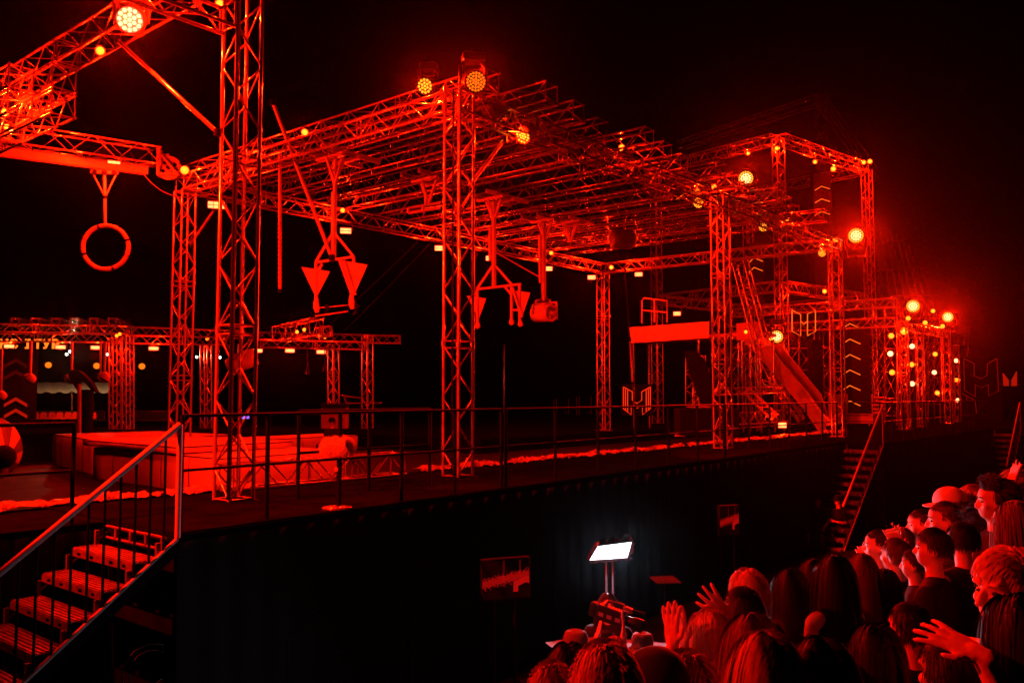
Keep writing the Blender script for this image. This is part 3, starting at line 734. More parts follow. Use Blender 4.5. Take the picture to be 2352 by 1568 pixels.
# crumpled tarp along the pit edge, in lengths
def tarp(u0, u1, v, label, zb=ZS, s=1.0):
    n = int((u1 - u0) / 0.06); vs = []; fs = []; rng = random.Random(int(u0 * 10)); M_ = 6
    for k in range(n + 1):
        u_ = u0 + (u1 - u0) * k / n; wv = 0.5 + 0.5 * math.sin(k * 0.31) + rng.random()
        for j in range(M_):
            f = j / (M_ - 1); h = math.sin(math.pi * f) * (0.02 + 0.035 * wv) * s + rng.random() * 0.045
            vs.append(uv(u_ + rng.uniform(-.03, .03), v - 0.12 + 0.2 * f + 0.05 * math.sin(k * 0.13) + rng.uniform(-.035, .035), zb + 0.018 + h))
    for k in range(n):
        for j in range(M_ - 1): fs.append((k * M_ + j, k * M_ + j + 1, (k + 1) * M_ + j + 1, (k + 1) * M_ + j))
    tag(new_obj('tarp_roll', vs, fs, TARP, None, True), label, 'tarp', 'crumpled tarp edging of the pit')
tarp(1.0, 7.0, VP - 0.12, 'crumpled pale tarp edging behind the near stair rail')
tarp(10.1, 15.2, VP - 0.12, 'crumpled pale tarp edging just right of the middle tower foot')
tarp(15.25, 19.2, VP - 0.1, 'crumpled pale tarp edging left of the banner tower foot')
tarp(19.4, 31.0, VP - 0.1, 'crumpled pale tarp edging from the banner tower to the ramp')
# truss lying at the pit edge
truss('floor_truss', 'truss lying on the deck between the nearest and the middle tower', uv(6.45, 10.35, ZS + 0.2), uv(9.6, 10.35, ZS + 0.2), w=0.33, single=True, m=ALU_DIM)
# microphone with fur cover on a stand
mp_ = on(785, 1172, ZS); t = thing('fur_microphone', 'microphone in a fluffy grey wind cover on a stand behind the front rail', 'microphone', mp_)
mc = at(776, 1025, mp_.y); mx = Vec((0.9, -0.42, 0.02)).normalized()
rg = random.Random(3); prof = [(-0.215, 0.0), (-0.21, 0.05), (-0.18, 0.088), (-0.1, 0.1), (0, 0.102), (0.1, 0.1), (0.17, 0.09), (0.205, 0.055), (0.212, 0)]
cm_ = MB().lathe(mc, mx, prof, 32)
cm_.v = [v + (v - mc - mx * (v - mc).dot(mx)).normalized() * rg.uniform(-0.012, 0.010) if (v - mc - mx * (v - mc).dot(mx)).length > 0.01 else v for v in cm_.v]
core = cm_.build('wind_cover', FUR, t)
hair = MB(); hx, hy = face_axes(mx)
for k in range(2600):
    h = rg.uniform(-0.21, 0.21); a = rg.uniform(0, 2 * math.pi); r_ = 0.1 * math.sqrt(max(0.05, 1 - (h / 0.222) ** 4))
    o = (hx * math.cos(a) + hy * math.sin(a)); p = mc + mx * h + o * r_ * 0.97
    q = p + (o * 0.8 + mx * rg.uniform(-0.7, 0.7) - Z * 0.5 + Vec((rg.uniform(-.5, .5), rg.uniform(-.5, .5), rg.uniform(-.4, .4)))).normalized() * rg.uniform(0.02, 0.05)
    sd = mx * 0.004; hair.add([p - sd, p + sd, q], [(0, 1, 2)])
stuff(hair.build('fur', FUR, core))
MB().tube(mc - Z * 0.09, Vec((mc.x, mc.y, ZS + 0.03)), 0.011, 8).build('stand_tube', BLACK, t)
MB().box(Vec((mc.x, mc.y, ZS + 0.46)), (0.03, 0, 0), (0, 0.03, 0), (0, 0, 0.022), 0.005).build('stand_clamp', STEEL, t)
MB().lathe(Vec((mc.x, mc.y, ZS + 0.018)), Z, [(0, 0), (0, 0.17), (0.025, 0.165), (0.04, 0.03), (0.05, 0)], 20).build('stand_base', ALU_DIM, t)

# ------------------------------------------------------------------ second stage at the far left
D2 = 33.0
def Q(x, y, d=D2): return at(x, y, d)
g2 = 'trusses of the far left stage'
k2 = dict(w=0.3, rc=0.03, rb=0.014, seg=0.4, group=g2)
def fz(p): return Vec((p.x, p.y, ZS))
for x, top, l in ((264, 775, 'left of two close tower trusses on the far left stage'), (294, 770, 'right of two close tower trusses on the far left stage'), (473, 790, 'far tower truss seen between the back left tower and the nearest tower'),
                  (766, 790, 'far slender tower truss behind the dark cupboard'), (844, 772, 'far slender tower truss at the right end of the far left stage')):
    d = D2 if x < 400 else D2 + 1
    truss('far_tower_truss', l, fz(Q(x, 985, d)), Q(x, top, d), **k2)
for a, b, l, d in (((-40, 752), (300, 758), 'upper long beam truss above the lettering at the far left', D2 + .6), ((-40, 775), (262, 776), 'lower long beam truss right above the far left lettering', D2 - .5), ((300, 760), (560, 768), 'far upper beam truss between the two close towers and the nearest tower', D2 + .6), ((300, 780), (520, 783), 'far lower beam truss left of the nearest tower', D2),
                   ((590, 772), (850, 778), 'far beam truss right of the nearest tower, above the far floodlights', D2 + 1), ((600, 789), (840, 794), 'lower far beam truss right of the nearest tower', D2 + .5), ((838, 779), (920, 780), 'short far beam truss sticking out to the right of the last far tower', D2 + 1)):
    truss('far_beam_truss', l, Q(*a, d), Q(*b, d), **k2)
truss('far_bridge_truss', 'sloping truss with sparkling lamps above the far beam right of the nearest tower', Q(640, 768, 30), Q(728, 748, 28), w=0.5, rc=0.03, rb=0.014, seg=0.4, group=g2)
truss('far_bridge_truss', 'small flat truss end beside the sloping far truss', Q(728, 764, 30), Q(762, 760, 30), w=0.34, rc=0.03, rb=0.014, seg=0.4, group=g2)
for i, x in enumerate((33, 79, 126, 169, 214, 257)):
    truss('far_roof_truss', ['first', 'second', 'third', 'fourth', 'fifth', 'last'][i] + ' truss end sticking up above the far left beam, from the left', Q(x, 739, D2 + 0.2), Q(x, 739, D2 + 0.2) + Vec((-0.06 * i - 0.1, 2.6, -0.1)), **{**k2, 'group': 'truss ends above the far left beam', 'rc': 0.022, 'm': ALU_DIM})
for i, (x, y) in enumerate(((21, 795), (139, 797), (220, 798), (353, 800), (592, 805), (666, 805), (738, 808))):
    flood(['first', 'second', 'third', 'fourth', 'fifth', 'sixth', 'last'][i] + ' wide floodlight of the far left row, from the left', Q(x, y, D2 - 0.2), EYE, 0.36, 0.15, 150 * K, 1, group='floodlights of the far left stage', drop=0.24)
for i, (x, y) in enumerate(((111, 838), (222, 840), (326, 841))):
    par(['left', 'middle', 'right'][i] + ' dull orange lamp hanging under the far left floodlights', Q(x, y, D2 + 2), EYE, 0.13, 0, LED_DIM, 'dull lamps of the far left stage')
for i, (x, y, d) in enumerate(((275, 767, 32), (268, 771, 32), (511, 777, 34), (476, 778, 34), (699, 757, 28.6), (682, 762, 29.2), (746, 774, 31))):
    par(['upper', 'lower', 'single', 'paired', 'near', 'next', 'end'][i] + ' tiny lamp on the far trusses, ' + ['above the left pair of towers', 'between the left pair of towers', 'seen through the nearest tower', 'left of the nearest tower', 'high on the sloping far truss', 'low on the sloping far truss', 'right of the sloping far truss'][i], Q(x, y, d), EYE, 0.06, 40 * K, LED, 'tiny lamps of the far left stage')
for i, (x, y) in enumerate(((102, 808), (1182, 845), (62, 808), (170, 812), (170, 808), (490, 825), (543, 890), (613, 922))):
    pass
# lettering
sg = thing('letter_sign', 'glowing red lettering under the far left beam', 'sign', Q(0, 800, D2 + 1))
lm = Vec((1, 0, 0)); lp = 33.0 / FPX
for body, x in (('Н', -2), ('С', 20), ('І', 57), ('Т', 77), ('У', 97), ('Р', 118)):
    text_mesh('letter', body, 0.5, SIGN, sg, Q(x, 800, D2 + 1), lm, Z, 0.02)
# dark panel with arrows
pn = thing('arrow_panel', 'tall dark panel with dim upward arrows at the left edge', 'panel', fz(Q(38, 980, D2 + 1.5)))
MB().box((Q(-20, 790, D2 + 1.6) + Q(80, 978, D2 + 1.6)) / 2, (0.95, 0, 0), (0, 0.06, 0), (0, 0, 1.65), 0.01).build('board', CLOTH, pn)
def chevron(c, w, h, th, m, parent, name='arrow'):
    x_ = Vec((1, 0, 0))
    pts = [c - x_ * w - Z * h, c, c + x_ * w - Z * h, c + x_ * w - Z * (h + th), c - Z * th, c - x_ * w - Z * (h + th)]
    return MB().prism(pts, (0, 0.02, 0)).build(name, m, parent)
for y, m in ((823, NEON_FAINT), (850, NEON_FAINT), (912, NEON_DIM), (938, NEON_DIM)): chevron(Q(36, y, D2 + 1.45), 0.46, 0.26, 0.13, m, pn)
# tent, fence, seats behind
tt = thing('lit_tent', 'pale awning lit warm white behind the far left stage', 'tent', Q(160, 960, 44))
vs = []; fs = []; n = 26
for k in range(n + 1):
    f = k / n; sag = 0.12 * abs(math.sin(f * math.pi * 6))
    vs += [Q(78 + 175 * f, 877, 47.5) - Z * sag * 0.3, Q(78 + 175 * f, 895, 44) - Z * sag, Q(78 + 175 * f, 898, 43.98) - Z * sag]
for k in range(n):
    for j in range(2): fs.append((k * 3 + j, k * 3 + 3 + j, k * 3 + 4 + j, k * 3 + 1 + j))
MB().add(vs, fs, True).build('awning', TENT, tt)
for x in (80, 165, 250): MB().tube(Q(x, 897, 44), fz(Q(x, 960, 44)), 0.04, 8).build('post', ALU_DIM, tt)
for i, (x, y, d, pw) in enumerate(((161, 804, 41.5, 150), (61, 808, 46, 0), (153, 811, 46, 0), (247, 811, 46, 0), (452, 817, 46, 0), (505, 818, 46, 0))):
    t = thing('work_lamp', ['bright white work lamp hanging in front of the pale awning', 'tiny white lamp right of the far left lettering', 'tiny white lamp beside the bright white work lamp', 'tiny white lamp left of the two close towers', 'tiny white lamp right of the back left tower', 'tiny white lamp seen through the nearest tower'][i], 'lamp', Q(x, y, d), 'white work lamps')
    MB().lathe(Q(x, y, d), -Z, [(0, 0), (0.01, 0.05), (0.06, 0.075), (0.11, 0.05), (0.13, 0)], 10).build('bulb', SPARK, t); MB().lathe(Q(x, y, d) + Z * 0.1, -Z, [(0, 0), (0, 0.04), (0.1, 0.09), (0.11, 0.09)], 10).build('shade', PLASTIC, t)
    MB().tube(Q(x, y, d) + Z * 0.1, Q(x, y, d) + Z * 0.6, 0.01, 5).build('flex', BLACK, t)
    if pw: light('lamp_glow', Q(x, y, d) - Z * 0.2, pw, t, 0.06, col=(1.0, 0.66, 0.3))
fence = thing('bar_fence', 'barrier fence with thin upright bars behind the white seats', 'fence', fz(Q(160, 962, 40)))
for y in (944, 965): MB().tube(Q(84, y, 40), Q(241, y, 40), 0.025, 6).build('fence_rail', ALU_DIM, fence)
for k in range(40): bar('fence_bar', Q(84 + k * 4, 944, 40), Q(84 + k * 4, 966, 40), 0.012, ALU_DIM, fence, 5)
f2 = thing('bar_fence', 'barrier fence with thin upright bars right of the two close towers', 'fence', fz(Q(350, 962, 40)))
for y in (944, 965): MB().tube(Q(306, y, 40), Q(384, y, 40), 0.025, 6).build('fence_rail', ALU_DIM, f2)
for k in range(20): bar('fence_bar', Q(306 + k * 4, 944, 40), Q(306 + k * 4, 966, 40), 0.012, ALU_DIM, f2, 5)
for i, x in enumerate((81, 100, 119, 137, 156, 174, 213)):
    c = Q(x, 953, 36); t = thing('plastic_seat', ['first', 'second', 'third', 'fourth', 'fifth', 'sixth', 'last and separate'][i] + ' white plastic seat of the far row, from the left', 'seat', fz(c), 'white plastic seats')
    mb = MB(); w = 0.15
    mb.prism([c + Vec((-w, 0, -0.13)), c + Vec((w, 0, -0.13)), c + Vec((w * 0.86, 0, 0.08)), c + Vec((w * 0.6, 0, 0.13)), c + Vec((-w * 0.6, 0, 0.13)), c + Vec((-w * 0.86, 0, 0.08))], (0, 0.03, 0)); mb.build('seat_back', VINYL, t)
    MB().box(c + Vec((0, -0.18, -0.14)), (w, 0, 0), (0, 0.2, 0), (0, 0, 0.02), 0.01).build('seat_pan', VINYL, t)
    MB().tube(c + Vec((0, -0.1, -0.15)), Vec((c.x, c.y - 0.1, ZS)), 0.04, 8).build('pedestal', BLACK, t)
# hanging bags and the dark curved fin
for i, (x, y, yt) in enumerate(((69, 866, 782), (164, 866, 785), (240, 862, 785), (2, 905, 800))):
    t = thing('hanging_bag', ['first round bag hanging in front of the arrow panel', 'second round bag hanging behind the dark curved fin', 'third round bag hanging left of the two close towers', 'round bag cut by the left edge'][i], 'obstacle', Q(x, yt, D2 - 2), 'round bags of the far left stage')
    MB().tube(Q(x + 2, yt, D2 - 2), Q(x, y - 6, D2 - 2), 0.06 if i == 0 else 0.045, 8).build('hanger', STEEL, t)
    if i == 2: MB().tube(Q(x - 9, yt, D2 - 2), Q(x - 9, y - 6, D2 - 2), 0.035, 8).build('hanger', STEEL, t)
    c = Q(x - 1, y + 3, D2 - 2)
    MB().lathe(c - Z * 0.2, Z, [(0, 0), (0.02, 0.1), (0.1, 0.19), (0.2, 0.22), (0.3, 0.18), (0.38, 0.08), (0.4, 0)], 16).build('bag', VINYL, t)
    MB().path([c + Vec((-0.2, -0.1, 0.1)), c + Vec((0, -0.22, -0.05)), c + Vec((0.2, -0.12, -0.2))], 0.03, 6).build('strap', CLOTH, t)
t = thing('curved_fin', 'dark curved fin on a pole in front of the far left stage', 'obstacle', fz(Q(182, 985, 30)))
MB().prism([Q(*p, 30) for p in ((155, 855), (167, 849), (180, 851), (190, 859), (209, 878), (221, 901), (212, 899), (196, 880), (180, 868), (176, 895), (160, 870))], (0, 0.25, 0)).build('fin', CLOTH, t)
MB().tube(Q(182, 882, 29.8), fz(Q(182, 985, 29.8)), 0.07, 10).build('pole', STEEL, t)
t = thing('clear_column', 'see-through column of crumpled film right of the pole under the curved fin', 'column', fz(Q(200, 985, 30.2)))
MB().lathe(fz(Q(199, 985, 30.4)), Z, [(0, 0.22), (0.5, 0.2), (0.9, 0.24), (1.3, 0.19), (1.5, 0.22)], 9).build('film', WET, t)
# cupboard and slim table with a seated person further right
t = thing('dark_cupboard', 'dim cupboard standing under the far slender towers', 'cupboard', fz(Q(775, 985, 32)))
MB().box((Q(742, 930, 32) + Q(798, 984, 32)) / 2, (0.45, 0, 0), (0, 0.3, 0), (0, 0, 0.43), 0.02).build('body', WOOD, t)
MB().box(Q(770, 931, 31.7), (0.47, 0, 0), (0, 0.32, 0), (0, 0, 0.08), 0.02).build('cover', CLOTH, t)
t = thing('folded_parasol', 'thin sloping bar frame right of the dim cupboard', 'frame', fz(Q(820, 985, 32)))
for a, b in (((782, 907), (815, 912)), ((785, 908), (838, 915)), ((795, 926), (878, 925)), ((790, 912), (798, 928))): MB().tube(Q(*a, 32), Q(*b, 32), 0.025, 6).build('frame_bar', ALU_DIM, t)
t = thing('blue_screen', 'small blue and purple lit screen seen through the nearest tower', 'screen', Q(562, 962, 36))
MB().box(Q(560, 956, 36), (0.22, 0, 0), (0, 0.03, 0), (0, 0, 0.09), 0.006).build('panel', BLUE, t)
MB().tube(Q(562, 961, 36.1), fz(Q(562, 985, 36.1)), 0.03, 6).build('post', BLACK, t)
t = thing('round_drum', 'pale round drum hanging behind the nearest tower', 'obstacle', Q(545, 800, 30))
MB().lathe(Q(520, 842, 30), Vec((0.85, 0.3, 0.35)), [(0, 0), (0.02, 0.22), (0.2, 0.3), (0.7, 0.34), (1.05, 0.3), (1.1, 0)], 18).build('drum', VINYL, t)
MB().tube(Q(548, 790, 30.1), Q(548, 826, 30.1), 0.03, 6).build('hanger', STEEL, t)
for i, x in enumerate((700, 740)):
    t = thing('grip_handle', ['left', 'right'][i] + ' small handle hanging on a strap under the far beam right of the nearest tower', 'handle', Q(x + 10, 795, 31), 'hanging handles of the far stage')
    MB().tube(Q(x + 6, 790, 31), Q(x + 6, 832, 31), 0.02, 6).build('strap', CLOTH, t)
    MB().path([Q(x + 6, 832, 31), Q(x + 2, 858 - 6 * i, 31), Q(x + 10, 858 - 6 * i, 31)], 0.03, 6, True).build('loop', ALU_DIM, t)
# distant street light
t = thing('street_light', 'unlit street light far beyond the stage, right of the middle tower', 'street light', Vec((Q(1158, 900, 62).x, 62, 0)))
MB().tube(Vec((t.location.x, 62, 0.0)), Q(1158, 790, 62), 0.09, 8, 0.06).build('mast', ALU_DIM, t)
MB().path([Q(1158, 790, 62) + Vec((-1.0, 0, -0.05)), Q(1158, 790, 62) + Vec((-0.5, 0, 0.03)), Q(1158, 790, 62), Q(1158, 790, 62) + Vec((0.5, 0, 0.03)), Q(1158, 790, 62) + Vec((1.0, 0, -0.05))], [0.12, 0.1, 0.05, 0.1, 0.12], 6).build('lamp_arms', BLACK, t)

# ------------------------------------------------------------------ banner platform, ramp and set pieces at the right
UP = 28.6
def S(x, y): return onu(x, y, UP)
pf = thing('banner_platform', 'raised platform with a pale banner along its front and a guard rail', 'platform', fz(S(1540, 900)))
n = 30; vs = []; fs = []
for k in range(n + 1):
    f = k / n; w_ = 0.012 * math.sin(k * 1.7) + random.uniform(-.006, .006)
    a, b = S(1446 + 184 * f, 752 - 14 * f), S(1447 + 182 * f, 788 - 12 * f)
    for j in range(5): vs.append(a.lerp(b, j / 4) - U * (0.03 + w_ * (j / 4)) + Z * 0.004 * math.sin(k * 0.8))
for k in range(n):
    for j in range(4): fs.append((k * 5 + j, k * 5 + 5 + j, k * 5 + 6 + j, k * 5 + 1 + j))
MB().add(vs, fs, True).build('banner', BANNER, pf)
a, b = S(1446, 770), S(1745, 752)
pd = (b - a)
MB().box((a + b) / 2 + U * 0.75 - Z * 0.2, pd / 2, U * 0.7, Z * 0.06, 0.01).build('floor', WOOD, pf)
MB().box((S(1692, 762) + S(1748, 758)) / 2, (S(1748, 758) - S(1692, 762)) / 2, U * 0.02, Z * 0.3, 0.006).build('side_panel', WOOD, pf)
for x in (1450, 1600, 1700, 1742):
    for du in (0.15, 1.3):
        p = S(x, 775) + U * du; MB().tube(fz(p), p, 0.04, 8).build('post', ALU_DIM, pf)
for pts in ([(1471, 742), (1471, 690), (1476, 684), (1529, 690), (1529, 740)], [(1472, 712), (1529, 717)], [(1500, 740), (1500, 688)]):
    MB().path([S(x, y) + U * 0.1 for x, y in pts], 0.028, 8).build('guard_rail', STEEL, pf)
pole('swing_pole', 'thin pole hanging down at the left end of the red banner', at(1447, 780, 27.5), at(1453, 880, 27.6), 0.028, STEEL)
pole('swing_pole', 'dark thin pole above the left end of the red banner', at(1436, 620, 27.4), at(1446, 775, 27.5), 0.02, BLACK)
P, mk = hung('hanging_drum', 'fat dark drum hanging under the roof left of the banner tower', 'obstacle', 25.5)
t = mk(P(1435, 515)); MB().lathe(P(1405, 548), Vec((0.96, 0.25, 0.02)), [(0, 0), (0, 0.2), (0.06, 0.3), (0.6, 0.3), (0.72, 0.22), (0.72, 0)], 20).build('drum', PAINT, t); MB().tube(P(1434, 505), P(1434, 530), 0.04, 8).build('hanger', STEEL, t)
# ramp
rp = thing('slide_ramp', 'pale ramp with high sides running down from the platform to the deck', 'ramp', on(1888, 990, ZS))
def Rm(x, y, du=0.0): return onu(x, y, 30.6 + du)
for nm, poly, du, th, m in (('side_board', [(1700, 772), (1742, 768), (1800, 838), (1858, 905), (1897, 962), (1893, 990), (1880, 990), (1842, 935), (1795, 880), (1745, 822)], 0.0, 0.06, WOOD),
                            ('side_board', [(1735, 775), (1775, 772), (1830, 838), (1885, 905), (1902, 960), (1897, 985), (1858, 925), (1790, 845)], 1.2, 0.06, WOOD),
                            ('slide_surface', [(1712, 788), (1738, 786), (1890, 978), (1884, 986), (1798, 876)], 0.06, 1.13, VINYL),
                            ('foot_board', [(1838, 915), (1862, 914), (1897, 962), (1897, 990), (1880, 990)], -0.06, 0.06, VINYL)):
    MB().prism([Rm(x, y, du) for x, y in poly], U * th).build(nm, m, rp)
for x, y in ((1742, 815), (1800, 880)): MB().tube(fz(Rm(x, y, 0.2)), Rm(x, y, 0.2), 0.05, 8).build('leg', ALU_DIM, rp)
t = thing('leaning_slab', 'tall black slab leaning behind the back towers, left of the banner tower', 'panel', fz(at(1640, 940, 26.8)))
MB().prism([at(x, y, 26.8) for x, y in ((1572, 806), (1600, 806), (1622, 830), (1648, 935), (1612, 935), (1578, 840))], (0.1, 0.5, 0)).build('slab', CLOTH, t)
t = thing('black_block', 'large black block on the deck under the leaning slab', 'block', fz(at(1620, 1000, 26)))
MB().box((at(1555, 938, 26) + at(1688, 998, 26)) / 2, (0.87, 0, 0), (0, 0.5, 0), (0, 0, 0.39), 0.01).build('body', CLOTH, t)
MB().box(at(1605, 934, 26), (0.3, 0, 0), (0, 0.3, 0), (0, 0, 0.02), 0.004).build('pale_lid', VINYL, t)
t = thing('small_wedge', 'small pale wedge on the deck left of the banner tower', 'wedge', on(1563, 1003, ZS))
w0 = on(1563, 1003, ZS); MB().prism([w0 + Vec((-0.14, 0, 0.01)), w0 + Vec((0.16, 0, 0.01)), w0 + Vec((0.06, 0, 0.16)), w0 + Vec((-0.02, 0, 0.18))], (0, 0.3, 0)).build('wedge', VINYL, t)
t = thing('pale_box', 'big pale flat-fronted box behind the far corner tower', 'box', fz(at(1952, 972, 36)))
MB().box((at(1911, 906, 36) + at(1996, 972, 36)) / 2, (0.775, 0, 0), (0, 0.4, 0), (0, 0, 0.6), 0.015).build('body', VINYL, t)
MB().box((at(1911, 952, 35.6) + at(1996, 954, 35.6)) / 2, (0.77, 0, 0), (0, 0.012, 0), (0, 0, 0.012), 0.002).build('strap', CLOTH, t)
t = thing('white_steps', 'short flight of bright white steps behind the second stair', 'steps', fz(at(2012, 970, 37)))
for k in range(5): MB().box(at(2013, 912 + 9 * k, 37.5 - k * 0.3), (0.36 - 0.02 * k, 0, 0), (0, 0.18, 0), (0, 0, 0.025), 0.005).build('step', VINYL, t)
for s_ in (-1, 1): MB().tube(at(2013 + 17 * s_, 910, 37.7), fz(at(2013 + 17 * s_, 965, 36.2)), 0.03, 6).build('stringer', ALU_DIM, t)
# black columns with chevrons, neon emblems
def strokes(t, pts_list, f, r, m, name='neon_tube'):
    for pts in pts_list: MB().path([f(x, y) for x, y in pts], r, 5).build(name, m, t)
def column(label, x0, x1, y0, y1, d, chev, m=NEON):
    t = thing('chevron_column' if chev else 'black_column', label, 'column', fz(at((x0 + x1) / 2, y1, d + 0.3)))
    MB().box((at(x0, y0, d + 0.3) + at(x1, y1, d + 0.3)) / 2, (at(x1, y0, d) - at(x0, y0, d)) / 2, (0, 0.25, 0), Z * (at(x0, y0, d).z - at(x0, y1, d).z) / 2, 0.01).build('body', CLOTH, t)
    for (ax_, ay), (bx, by), (cx_, cy2) in chev: strokes(t, [[(ax_, ay), (bx, by), (cx_, cy2)]], lambda x, y: at(x, y, d), 0.022, m)
    return t
column('tall black column with glowing chevrons, right of the far corner tower', 1950, 1994, 730, 950, 34.5, [((1938, 752 + 35.5 * k), (1952, 743 + 35.5 * k), (1976, 754 + 35.5 * k)) for k in range(6)])
column('dark column with three thin chevrons high inside the tall frame', 1866, 1908, 400, 690, 40.5, [((1872, 437 + 29 * k), (1887, 428 + 29 * k), (1906, 434 + 29 * k)) for k in range(3)])
column('dark column with two thin chevrons behind the leaning truss', 1716, 1752, 560, 700, 37, [((1720, 604 + 22 * k), (1732, 592 + 22 * k), (1752, 600 + 22 * k)) for k in range(2)])
column('plain black column behind the outlined emblem', 1862, 1886, 780, 940, 33, [])
em = thing('emblem_panel', 'glowing angular emblem between the two back towers', 'sign', fz(at(1463, 985, 34)))
ec = lambda x, y: at(1010.6 + x * 0.33216, 643.1 + y * 0.33216, 34)
strokes(em, [[(1268, 738), (1330, 772), (1330, 830), (1362, 852), (1395, 830), (1395, 772), (1455, 738)], [(1268, 738), (1268, 890), (1322, 930), (1322, 868), (1362, 885), (1400, 868), (1400, 930), (1455, 888), (1455, 738)],
             [(1282, 752), (1282, 898)], [(1297, 760), (1297, 908)], [(1441, 752), (1441, 898)], [(1426, 760), (1426, 908)]], ec, 0.022, glow('emblem_neon', (1.0, 0.03, 0.004), 1.0))
MB().box(at(1463, 918, 34.2), (0.62, 0, 0), (0, 0.05, 0), (0, 0, 0.62), 0.01).build('board', CLOTH, em)
MB().tube(fz(at(1463, 985, 34.3)), at(1463, 940, 34.3), 0.06, 8).build('post', BLACK, em)
e2 = thing('outlined_emblem', 'outlined angular emblem of thin neon hanging from the right bay beams', 'sign', at(1850, 705, 32.6))
ec2 = lambda x, y: at(1378.1 + x * 0.33216, 551.25 + y * 0.33216, 32.6)
strokes(e2, [[(1328, 485), (1328, 630), (1388, 662), (1388, 515), (1328, 485)], [(1388, 560), (1410, 582), (1435, 560)], [(1435, 660), (1435, 510), (1490, 488), (1490, 630), (1435, 660)]], ec2, 0.02, NEON)
for x in (1822, 1874): MB().tube(at(x, 712, 32.6), at(x, 694, 32.7), 0.01, 5).build('hanger', BLACK, e2)
e3 = thing('dim_emblem_panel', 'large dim dark panel with faint emblem outlines at the far right', 'sign', fz(at(2255, 960, 44)))
MB().box((at(2207, 820, 44.3) + at(2300, 968, 44.3)) / 2, (1.03, 0, 0), (0, 0.08, 0), (0, 0, 1.68), 0.01).build('board', CLOTH, e3)
ec3 = lambda x, y: at(1800.75 + x * 0.2929, 597.2 + y * 0.2929, 44)
strokes(e3, [[(1410, 770), (1490, 810), (1492, 905), (1545, 930), (1590, 905), (1597, 812), (1670, 770), (1682, 1025), (1605, 1065), (1600, 975), (1548, 998), (1500, 975), (1500, 1070), (1415, 1020), (1410, 770)], [(1398, 1045), (1500, 1100), (1510, 1200)], [(1432, 1070), (1438, 1235)]], ec3, 0.024, NEON_LOW)
e4 = thing('far_emblem', 'small bright emblem fragment at the far right beyond the dim panel', 'sign', fz(at(2320, 940, 50)))
for pts in ([(2305, 857), (2317, 873), (2317, 886), (2307, 886)], [(2336, 853), (2325, 873), (2325, 886), (2336, 886)]):
    MB().prism([at(x, y, 50) for x, y in pts], (0, 0.1, 0)).build('neon_plate', NEON_DIM, e4)
MB().tube(fz(at(2320, 985, 50.2)), at(2320, 872, 50.2), 0.05, 6).build('post', BLACK, e4)
# far row of dim emblems left of the glowing one
for i, x in enumerate((1290, 1342, 1388)):
    t = thing('faint_emblem', ['left', 'middle', 'right'][i] + ' faint emblem outline beyond the stage, right of the street light', 'sign', fz(at(x, 960, 58)), 'faint emblem outlines')
    strokes(t, [[(x - 18, 918 - 6 * i), (x - 18, 955)], [(x - 12, 915 - 6 * i), (x - 12, 955)], [(x + 6, 945), (x + 16, 950), (x + 16, 915 - 4 * i)]], lambda a_, b_: at(a_, b_, 58), 0.02, NEON_FAINT)
# scaffold behind the lamp columns
rs = random.Random(11)
def scaffold(label, xs, y0, y1, d, lv, lean=0):
    t = thing('scaffold_tower', label, 'scaffold', fz(at(xs[0], 980, d)), 'scaffolds at the right')
    for x in xs:
        for dd in (0, 1.1): MB().tube(fz(at(x, 980, d + dd)), at(x + lean, y0 + rs.uniform(-6, 6), d + dd), 0.032, 6).build('standard', ALU_DIM, t)
    for y in lv:
        for dd in (0, 1.1): MB().tube(at(xs[0] - 3, y, d + dd), at(xs[-1] + 3, y + rs.uniform(-2, 2), d + dd), 0.026, 6).build('ledger', ALU_DIM, t)
    for a, b in zip(xs[:-1], xs[1:]):
        for p, q in zip(lv[:-1], lv[1:]): MB().tube(at(a, p, d), at(b, q, d), 0.022, 6).build('diagonal', ALU_DIM, t); MB().tube(at(b, p, d + 1.1), at(a, q, d + 1.1), 0.022, 6).build('diagonal', ALU, t)
scaffold('scaffold tower behind the first lamp column at the right', (2005, 2032, 2060), 700, 980, 37, (745, 800, 855, 915, 955))
scaffold('scaffold tower between the first and second lamp columns', (2078, 2100, 2122), 760, 980, 39, (775, 830, 885, 940))
scaffold('scaffold tower between the third and last lamp columns', (2165, 2183, 2202), 770, 975, 44, (790, 840, 890, 940))
scaffold('scaffold between the second and third lamp columns', (2118, 2132, 2146, 2160), 775, 975, 41, (790, 825, 860, 895, 930))
scaffold('scaffold right of the first tower with ball lamps, standing taller', (2070, 2084), 715, 975, 36, (735, 775, 815, 855, 895, 935))
scaffold('tall narrow scaffold at the right end of the lamp columns', (2214, 2226), 745, 970, 46, (790, 850, 905, 950))
scaffold('wide scaffold behind the outlined emblem and the ramp', (1800, 1835, 1870, 1905), 770, 985, 38, (800, 850, 900, 945))
scaffold('low scaffold cage behind the black leaning slab', (1590, 1606, 1622), 850, 940, 29, (862, 885, 910, 932), 6)
scaffold('scaffold between the far corner tower and the chevron column, low down', (1990, 2012, 2034), 790, 975, 40, (800, 838, 876, 914, 950))
scaffold('scaffold under the raised platform, behind the banner tower', (1640, 1668, 1696, 1724), 790, 950, 31, (800, 835, 870, 905))
tower(38.2, VT + 0.35, 6.3, 'slim tower truss carrying the second lamp column at the right', single=False, w=0.26)
tower(46.8, VT + 0.9, 6.2, 'slim tower truss carrying the last lamp column at the right', single=False, w=0.26)
t = thing('lattice_mast', 'broad dim lattice of thin rods rising behind the bright lamps at the right', 'lattice', fz(at(2100, 980, 52)))
